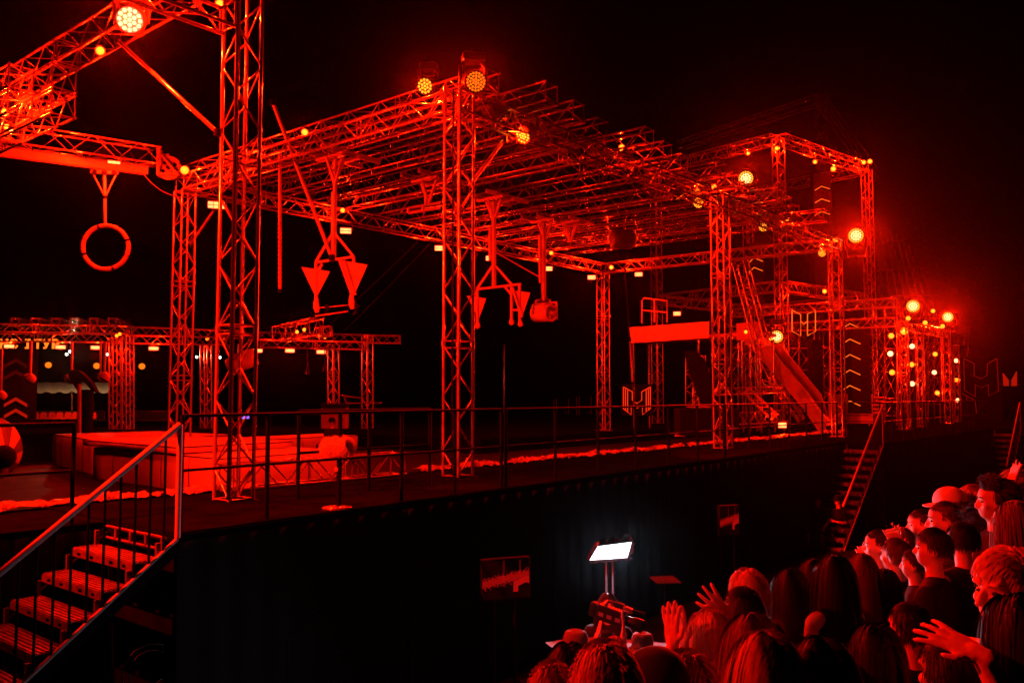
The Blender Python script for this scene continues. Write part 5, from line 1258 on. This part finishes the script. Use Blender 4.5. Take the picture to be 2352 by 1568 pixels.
def person(label, px, py, d, face, hair='short', hcol='dark', wear='black', arms='down', zf=None, sleeve='short', hat=None, glasses=False, look=(0, 0), skin=0, fine=False, sit=False, build=1.0, scale=None, group='people watching the show', n_hair=420, armsL=None, armsR=None, female=False, loc=None):
    hp = at(px, py, d)
    if zf is None: zf = 1.1 if d < 6.4 else 0.78
    s = scale or (hp.z - zf) / 1.665
    base = loc or Vec((hp.x, hp.y, zf))
    rg = random.Random(int(px * 7 + py))
    M = Matrix.Translation(base) @ Matrix.Rotation(R(face), 4, 'Z') @ Matrix.Diagonal((s, s, s, 1))
    Mi = M.inverted()
    def loc_(p): return Mi @ Vec(p)
    bw = build * (0.92 if female else 1.0)
    f = Form(); sh = Form(); tr_ = Form()
    Hy, Hp = R(look[0]), R(look[1])
    HM = Matrix.Translation(Vec((0, 0, 1.56))) @ Matrix.Rotation(Hy, 4, 'Z') @ Matrix.Rotation(Hp, 4, 'X') @ Matrix.Translation(Vec((0, 0, -1.56)))
    # head
    hf = Form()
    hf.ball((0, -0.008, 1.67), (0.078, 0.098, 0.104)).ball((0, 0.03, 1.612), (0.06, 0.068, 0.07)).ball((0, 0.05, 1.575), (0.036, 0.04, 0.03)).ball((0, 0.06, 1.69), (0.058, 0.035, 0.05))
    hf.limb([(0, 0.092, 1.662), (0, 0.106, 1.64), (0, 0.114, 1.622)], [0.008, 0.0105, 0.012], 8).ball((0, 0.083, 1.592), (0.024, 0.015, 0.008)).ball((0, 0.082, 1.603), (0.022, 0.0145, 0.007))
    for k in (-1, 1): hf.ball((k * 0.08, -0.012, 1.64), (0.011, 0.024, 0.034)).ball((k * 0.042, 0.066, 1.63), (0.024, 0.02, 0.022)).ball((k * 0.033, 0.082, 1.683), (0.024, 0.014, 0.009))
    f.add([HM @ v for v in hf.v], hf.f, True)
    f.limb([(0, -0.012, 1.40), (0, -0.006, 1.5), (0, 0.004, 1.59)], [0.066 * bw, 0.054 * bw, 0.053], 12)
    # trunk
    if not sit:
        f.ball((0, 0, 0.95), (0.165 * bw, 0.12 * bw, 0.13)).ball((0, 0.005, 1.1), (0.145 * bw, 0.105 * bw, 0.18)).ball((0, 0, 1.28), (0.168 * bw, 0.115 * bw, 0.18)).limb([(-0.15 * bw, -0.005, 1.4), (0, -0.012, 1.42), (0.15 * bw, -0.005, 1.4)], [0.06, 0.075, 0.06], 10)
        sh.ball((0, 0, 0.95), (0.19 * bw, 0.142 * bw, 0.12)).ball((0, 0.005, 1.1), (0.168 * bw, 0.128 * bw, 0.2)).ball((0, 0, 1.28), (0.188 * bw, 0.133 * bw, 0.18)).limb([(-0.155 * bw, -0.005, 1.4), (0, -0.012, 1.425), (0.155 * bw, -0.005, 1.4)], [0.072, 0.084, 0.072], 10)
        if female:
            for k in (-1, 1): sh.ball((k * 0.075, 0.09, 1.27), (0.07, 0.06, 0.07))
        for k in (-1, 1):
            hip, kn, an = Vec((k * 0.088, 0, 0.92)), Vec((k * 0.1, 0.02, 0.5)), Vec((k * 0.11, -0.015, 0.085))
            f.limb([hip, kn, an], [0.085, 0.055, 0.036], 10).limb([an + Vec((0, -0.03, -0.04)), an + Vec((0, 0.12, -0.055))], [0.04, 0.032], 8)
            tr_.limb([hip + Vec((0, 0, 0.03)), kn, an], [0.105, 0.075, 0.065], 10).limb([an + Vec((0, -0.035, -0.045)), an + Vec((0, 0.14, -0.05))], [0.045, 0.038], 8)
        tr_.ball((0, 0, 0.93), (0.18, 0.135, 0.12))
    else:                                          # seated: hips at 0.93 stay the reference, thighs forward
        f.ball((0, 0, 0.95), (0.165, 0.12, 0.12)).ball((0, 0.03, 1.1), (0.145, 0.105, 0.18)).ball((0, 0.05, 1.28), (0.168, 0.115, 0.18)).limb([(-0.15, 0.03, 1.4), (0.15, 0.03, 1.4)], [0.06, 0.06], 10)
        sh.ball((0, 0, 0.97), (0.185, 0.14, 0.12)).ball((0, 0.03, 1.1), (0.168, 0.128, 0.2)).ball((0, 0.05, 1.28), (0.188, 0.133, 0.18)).limb([(-0.155, 0.03, 1.4), (0.155, 0.03, 1.4)], [0.072, 0.072], 10)
        for k in (-1, 1):
            hip, kn, an = Vec((k * 0.09, 0.02, 0.93)), Vec((k * 0.16, 0.43, 0.95)), Vec((k * 0.17, 0.36, 0.53))
            f.limb([hip, kn, an], [0.085, 0.058, 0.038], 10).limb([an + Vec((0, -0.02, -0.04)), an + Vec((0, 0.13, -0.055))], [0.04, 0.032], 8)
            tr_.limb([hip, kn - Vec((0, 0.03, 0))], [0.105, 0.08], 10)
        tr_.ball((0, 0, 0.93), (0.18, 0.14, 0.11))
    # arms: shoulder, elbow, wrist, finger direction, palm normal
    def arm(k, mode):
        S0 = Vec((k * 0.185 * bw, 0.03 if sit else -0.005, 1.395))
        if mode == 'down': E, W_, fd, pn = Vec((k * 0.25 * bw, -0.02, 1.13)), Vec((k * 0.25 * bw, 0.06, 0.89)), (0, 0.15, -1), (-k, 0, 0)
        elif mode == 'front': E, W_, fd, pn = Vec((k * 0.24 * bw, 0.02, 1.12)), Vec((k * 0.09, 0.24, 1.17)), (-k * 0.8, 0.5, 0.1), (0, -1, -0.2)
        elif mode == 'clap': E, W_, fd, pn = Vec((k * 0.21, 0.14, 1.2)), Vec((k * 0.075, 0.27, 1.43)), (0, 0.25, 1), (-k, 0.1, 0)
        elif mode == 'knee': E, W_, fd, pn = Vec((k * 0.27, 0.14, 1.14)), Vec((k * 0.2, 0.37, 1.04)), (0, 1, -0.3), (0, 0, -1)
        else:
            wpx, wpy, tpx, tpy, dd = mode[:5]; W_ = loc_(at(wpx, wpy, dd)); fd = (loc_(at(tpx, tpy, mode[6] if len(mode) > 6 else dd)) - W_); pn = Mi.to_3x3() @ Vec(mode[5])
            v = W_ - S0; L = v.length; mid = (S0 + W_) / 2; h = math.sqrt(max(0.001, 0.27 ** 2 - (L / 2) ** 2)) if L < 0.54 else 0.02
            dn = Vec((k * 0.4, -0.2, -1)); dn = (dn - v.normalized() * dn.dot(v.normalized())).normalized(); E = mid + dn * h
        f.limb([S0, (S0 + E) / 2 + Vec((0, 0, 0)), E, (E * 2 + W_) / 3, W_], [0.056 * bw, 0.05 * bw, 0.041 * bw, 0.04 * bw, 0.027], 10)
        hand(f, Vec(W_), fd, pn, 1.0, 0.12, k)
        if sleeve == 'short': sh.limb([S0, S0.lerp(E, 0.62)], [0.075, 0.066], 10)
        elif sleeve == 'long': sh.limb([S0, E, E.lerp(W_, 0.9)], [0.075, 0.062, 0.045], 10)
        elif sleeve == 'rolled': sh.limb([S0, E, E.lerp(W_, 0.35)], [0.075, 0.062, 0.055], 10)
    arm(-1, armsL or arms); arm(1, armsR or arms)
    vox = 0.0062 if fine else 0.0125
    o = f.build('person', SKIN[skin]); o.matrix_basis = M; W[o.name] = M; tag(o, label, 'person', group); melt(o, vox, 1 if fine else 2)
    def child(mb, name, m, vx=None, sm=4):
        c = mb.build(name, m, o); c.matrix_parent_inverse = Matrix.Identity(4); c.matrix_basis = Matrix.Identity(4); W[c.name] = M
        if vx: melt(c, vx, sm)
        return c
    child(sh, 'shirt', WEAR[wear], 0.016, 5); child(tr_, 'trousers', WEAR['jeans'], 0.02, 4)
    if hair and hair != 'none':
        mb = strands(hair, rg, int(n_hair * 2.6), 0.0024); mb.v = [HM @ v for v in mb.v]; child(mb, 'hair', HAIR[hcol])
    for k in (-1, 1):
        e = Form().ball((k * 0.032, 0.079, 1.655), (0.014, 0.008, 0.007), 10, 8); e.v = [HM @ v for v in e.v]; child(e, 'eye', EYE_M)
        b = MB().path([(k * 0.014, 0.094, 1.676), (k * 0.032, 0.095, 1.682), (k * 0.052, 0.081, 1.676)], [0.003, 0.004, 0.002], 6); b.v = [HM @ v for v in b.v]; child(b, 'eyebrow', HAIR[hcol])
    if hat == 'cap' or hat == 'darkcap':
        c = MB().lathe((0, -0.006, 1.69), Z, [(-0.02, 0.102), (0.02, 0.104), (0.06, 0.094), (0.09, 0.07), (0.108, 0.035), (0.113, 0)], 20)
        c.v = [Vec((v.x * 0.93, v.y * 1.1, v.z)) for v in c.v]
        br = [Vec((math.sin(a) * 0.085, 0.07 + 0.105 * math.cos(a) , 1.685 - 0.02 * math.cos(a) - 0.012 * abs(math.sin(a)))) for a in [R(x) for x in range(-90, 91, 18)]]
        c.prism(br, (0, 0, 0.008)); c.v = [HM @ v for v in c.v]; child(c, 'cap', WEAR['pale' if hat == 'cap' else 'black'])
    elif hat == 'brim':
        c = MB().lathe((0, -0.005, 1.7), Z, [(-0.02, 0.24), (-0.028, 0.2), (-0.02, 0.13), (0.0, 0.102), (0.06, 0.1), (0.1, 0.085), (0.115, 0.05), (0.1, 0.02), (0.1, 0)], 24)
        c.v = [Vec((v.x * 0.95, v.y * 1.05, v.z + 0.9 * max(0, abs(v.x) - 0.1) ** 1.5)) for v in c.v]; c.v = [HM @ v for v in c.v]; child(c, 'hat', WEAR['mid'])
    if glasses:
        g_ = MB()
        for k in (-1, 1):
            g_.path([(k * 0.034 + 0.024 * math.cos(a), 0.1, 1.655 + 0.017 * math.sin(a)) for a in [2 * math.pi * i_ / 12 for i_ in range(12)]], 0.0022, 5, True); g_.tube((k * 0.057, 0.098, 1.66), (k * 0.083, -0.01, 1.66), 0.0022, 5)
        g_.tube((-0.01, 0.101, 1.66), (0.01, 0.101, 1.66), 0.0022, 5); g_.v = [HM @ v for v in g_.v]; child(g_, 'glasses', BLACK)
    return o
crowd = [
 dict(label='man with short dark hair in a black shirt, below the second stair', px=2017, py=1250, d=7.0, face=58, hair='buzz', hcol='dark', look=(15, 0)),
 dict(label='long fair-haired woman in a pale top behind the short-haired man', px=2070, py=1240, d=7.5, face=62, hair='long', hcol='brown', wear='pale', sleeve='long', female=True, arms='clap'),
 dict(label='brown-haired person half hidden right of the short-haired man', px=2058, py=1272, d=6.5, face=40, hair='short', hcol='brown'),
 dict(label='tall man with dark hair in a black shirt, middle of the right group', px=2143, py=1255, d=5.4, face=52, hair='short', hcol='dark', look=(10, 0)),
 dict(label='man seen from behind with a bare neck, black shirt, right of the tall man', px=2211, py=1238, d=5.7, face=12, hair='short', hcol='black'),
 dict(label='person with bushy curly dark hair behind the bare-necked man', px=2258, py=1203, d=6.3, face=35, hair='curly', hcol='black', wear='grey', n_hair=900),
 dict(label='person wearing a pale cap in profile', px=2180, py=1162, d=7.3, face=82, hair='bob', hcol='brown', hat='cap', wear='dark', female=True),
 dict(label='man with cropped hair just below the pale cap', px=2170, py=1192, d=6.6, face=72, hair='buzz', hcol='brown', wear='dark', arms='clap'),
 dict(label='man wearing glasses in profile near the right edge', px=2233, py=1150, d=7.4, face=82, hair='short', hcol='fair', glasses=True, wear='dark'),
 dict(label='man with a raised quiff in profile at the upper right of the crowd', px=2286, py=1147, d=6.0, face=76, hair='quiff', hcol='dark', wear='dark', n_hair=600),
 dict(label='woman with long brown hair at the right edge, below the quiff', px=2332, py=1200, d=4.9, face=48, hair='long', hcol='auburn', wear='pale', female=True),
 dict(label='man with cropped dark hair left of the pale cap', px=2115, py=1202, d=7.6, face=80, hair='buzz', hcol='dark', wear='dark'),
 dict(label='small head at the right edge behind the quiff', px=2330, py=1118, d=7.2, face=70, hair='short', hcol='fair', wear='dark', armsR=(2322, 1120, 2330, 1085, 7.0, (1, 0, 0))),
 dict(label='short blond woman at the right edge whose eye looks towards us', px=2316, py=1348, d=3.15, face=104, hair='pixie', hcol='blond', wear='pale', female=True, fine=True, n_hair=900),
 dict(label='dark head at the lower right edge, in front of the blond woman', px=2340, py=1455, d=2.9, face=25, hair='bob', hcol='black', n_hair=700),
 dict(label='dark head at the bottom right with one hand held up', px=2182, py=1545, d=2.95, face=15, hair='short', hcol='black', fine=True, armsR=(2248, 1500, 2132, 1446, 2.8, (0.25, 0.5, -0.83), 2.9), n_hair=700),
 dict(label='woman with long black hair, leftmost of the three black-haired women', px=1815, py=1345, d=5.0, face=25, hair='long', hcol='black', wear='dark', female=True, n_hair=700),
 dict(label='woman with long black hair, middle one of three, taller', px=1868, py=1322, d=5.2, face=20, hair='long', hcol='black', female=True, n_hair=700),
 dict(label='woman with long black hair in a white printed top, rightmost of three', px=1914, py=1318, d=4.85, face=28, hair='long', hcol='black', wear='white', sleeve='none', female=True, n_hair=600),
 dict(label='woman with long auburn hair below the second stair', px=1976, py=1306, d=5.6, face=42, hair='long', hcol='auburn', wear='dark', female=True, n_hair=700),
 dict(label='person with short blond hair standing behind the dark bun', px=1717, py=1355, d=4.7, face=30, hair='pixie', hcol='blond', wear='dark', n_hair=700),
 dict(label='woman with dark pinned-up hair clapping beside the grey shirt', px=1706, py=1402, d=4.1, face=22, hair='short', hcol='black', wear='dark', fine=True, female=True, armsL=(1676, 1425, 1625, 1370, 3.9, (0.5, 0.5, -0.5)), n_hair=700),
 dict(label='blond person in a grey shirt clapping with both hands up', px=1632, py=1455, d=3.85, face=55, hair='bob', hcol='blond', wear='grey', sleeve='rolled', fine=True, armsL=(1545, 1480, 1541, 1415, 3.72, (0.75, 0.6, 0)), armsR=(1568, 1478, 1556, 1415, 3.78, (-0.75, -0.6, 0)), n_hair=800),
 dict(label='blond long-haired woman from behind at the bottom edge', px=1757, py=1535, d=2.75, face=15, hair='long', hcol='fair', wear='dark', female=True, n_hair=1000),
 dict(label='woman with brown hair from behind at the bottom edge, right of the blond one', px=1885, py=1545, d=2.8, face=8, hair='long', hcol='dark', wear='dark', female=True, n_hair=1000),
 dict(label='auburn-haired woman behind the bottom blond woman', px=1726, py=1472, d=3.4, face=20, hair='long', hcol='auburn', wear='dark', female=True, n_hair=700),
 dict(label='large fluffy blond head at the bottom edge, below the camera operator', px=1390, py=1575, d=2.6, face=12, hair='pixie', hcol='fair', wear='dark', n_hair=1300),
 dict(label='dark-haired head at the bottom edge, left of the fluffy blond one', px=1308, py=1545, d=3.3, face=15, hair='bob', hcol='dark', wear='dark', n_hair=600),
 dict(label='blond head just showing at the bottom edge, far left of the crowd', px=1268, py=1590, d=3.2, face=15, hair='pixie', hcol='fair', wear='dark', n_hair=500),
 dict(label='head in a dark cap at the bottom edge', px=1508, py=1580, d=2.9, face=35, hair='short', hcol='black', hat='darkcap', wear='dark'),
 dict(label='grey-brown head at the bottom edge, in front of the grey shirt', px=1578, py=1575, d=3.0, face=25, hair='pixie', hcol='grey', wear='dark', n_hair=700),
 dict(label='dark-haired man just behind the tall man, right of the pale-topped woman', px=2100, py=1292, d=6.2, face=60, hair='short', hcol='dark', wear='dark'),
 dict(label='dark-haired woman between the auburn hair and the short-haired man', px=2030, py=1338, d=5.7, face=40, hair='long', hcol='black', wear='black', female=True, n_hair=600),
 dict(label='low dark head in front of the bare-necked man', px=2090, py=1440, d=3.9, face=20, hair='short', hcol='black', wear='black'),
 dict(label='dark head between the bottom brown-haired woman and the raised hand', px=2010, py=1500, d=3.4, face=15, hair='bob', hcol='black', wear='black', n_hair=600),
]
for kw in crowd: person(**kw)
gc = 'crew in front of the stage'
person('woman with dark hair facing us under the light panel', 1396, 1388, 8.6, 172, 'long', 'black', 'black', zf=0, group=gc, female=True)
cm = person('camera operator holding a large camera up on the shoulder', 1392, 1478, 7.3, -75, 'short', 'dark', 'black', zf=0, group=gc, fine=True, armsL=(1372, 1462, 1382, 1420, 7.2, (1, 0, 0)), armsR=(1432, 1462, 1432, 1424, 6.95, (-1, 0.2, 0)))
person('crew man with cropped hair seen from behind below the big camera', 1412, 1500, 6.4, 15, 'buzz', 'fair', 'dark', zf=0, group=gc)
person('crew member in a brimmed hat left of the camera operator', 1322, 1492, 6.9, 20, 'short', 'dark', 'dark', zf=0, hat='brim', group=gc, arms='front')
person('crew member in a curled-brim hat right of the big camera', 1476, 1492, 7.3, -20, 'short', 'dark', 'black', zf=0, hat='brim', group=gc)
for x, l, fc in ((1877, 'left of two men sitting on the second stair, hands on knees', 150), (1925, 'right of two men sitting on the second stair, leaning over', 115)):
    hp = at(x, 1148, 21.6)
    person(l, x, 1148, 21.6, fc, 'short', 'dark', 'black', sit=True, arms='knee' if fc > 120 else 'front', scale=1.0, loc=Vec((hp.x, hp.y, hp.z - 1.665)), group='men on the second stair', hat='darkcap' if fc < 120 else None, skin=0)
hp = at(762, 968, 26)
person('man in a dark cap sitting low behind the far mats', 762, 968, 26, 150, 'short', 'dark', 'dark', sit=True, arms='front', scale=1.0, loc=Vec((hp.x, hp.y, hp.z - 1.665)), hat='darkcap', group='men behind the mats')
# the shoulder camera
cp = at(1415, 1416, 7.05); KS = 0.72; cd_ = Vec((0.86, -0.42, -0.22)).normalized(); cs_ = cd_.cross(Z).normalized(); cu_ = cs_.cross(cd_)
t = thing('shoulder_camera', 'large video camera with a hooded lens held above the crew', 'video camera', cp)
MB().box(cp - cd_ * 0.06 * KS, cd_ * 0.17 * KS, cs_ * 0.06 * KS, cu_ * 0.085 * KS, 0.012).build('body', PLASTIC, t)
MB().lathe(cp + KS * cd_ * 0.1, cd_, [(0, 0), (0, 0.04), (0.06, 0.042), (0.08, 0.05), (0.15, 0.052), (0.16, 0.042), (0.14, 0.0)], 18).build('lens', PLASTIC, t)
MB().path([cp + KS * cu_ * 0.08 - KS * cd_ * 0.14, cp + KS * cu_ * 0.14 - KS * cd_ * 0.12, cp + KS * cu_ * 0.15 + KS * cd_ * 0.06, cp + KS * cu_ * 0.09 + KS * cd_ * 0.09], 0.014, 8).build('top_handle', PLASTIC, t)
MB().box(cp + KS * cu_ * 0.13 + KS * cd_ * 0.13 + KS * cs_ * 0.03, KS * cd_ * 0.06, KS * cs_ * 0.03, KS * cu_ * 0.03, 0.008).build('viewfinder', ALU_DIM, t)
MB().box(cp - KS * cd_ * 0.27, KS * cd_ * 0.04, KS * cs_ * 0.05, KS * cu_ * 0.08, 0.01).build('battery', PLASTIC, t)
for k in range(3): MB().box(cp - KS * cd_ * (0.16 - 0.1 * k) + KS * cs_ * 0.062 - KS * cu_ * 0.01, KS * cd_ * 0.03, KS * cs_ * 0.002, KS * cu_ * 0.022, 0).build('label_plate', ALU, t)
MB().tube(cp + KS * cd_ * 0.05 + KS * cu_ * 0.1 - KS * cs_ * 0.05, cp + KS * cd_ * 0.3 + KS * cu_ * 0.12 - KS * cs_ * 0.05, 0.016, 8).build('microphone', BLACK, t)

# ------------------------------------------------------------------ smoky air over the stage
hz = MB().box((2, 40, 9.4), (75, 0, 0), (0, 46, 0), (0, 0, 10.6)).build('haze', ALU)
stuff(hz); hz.data.materials.clear()
hm = bpy.data.materials.new('haze_air'); hm.use_nodes = True; hn = hm.node_tree
hn.nodes.remove(hn.nodes['Principled BSDF'])
pv = hn.nodes.new('ShaderNodeVolumePrincipled'); pv.inputs['Density'].default_value = 0.0001; pv.inputs['Color'].default_value = (0.9, 0.9, 0.92, 1); pv.inputs['Anisotropy'].default_value = 0.955
hn.links.new(pv.outputs[0], hn.nodes['Material Output'].inputs['Volume'])
hz.data.materials.append(hm)
hz['label'] = 'thin smoky air over the stage'
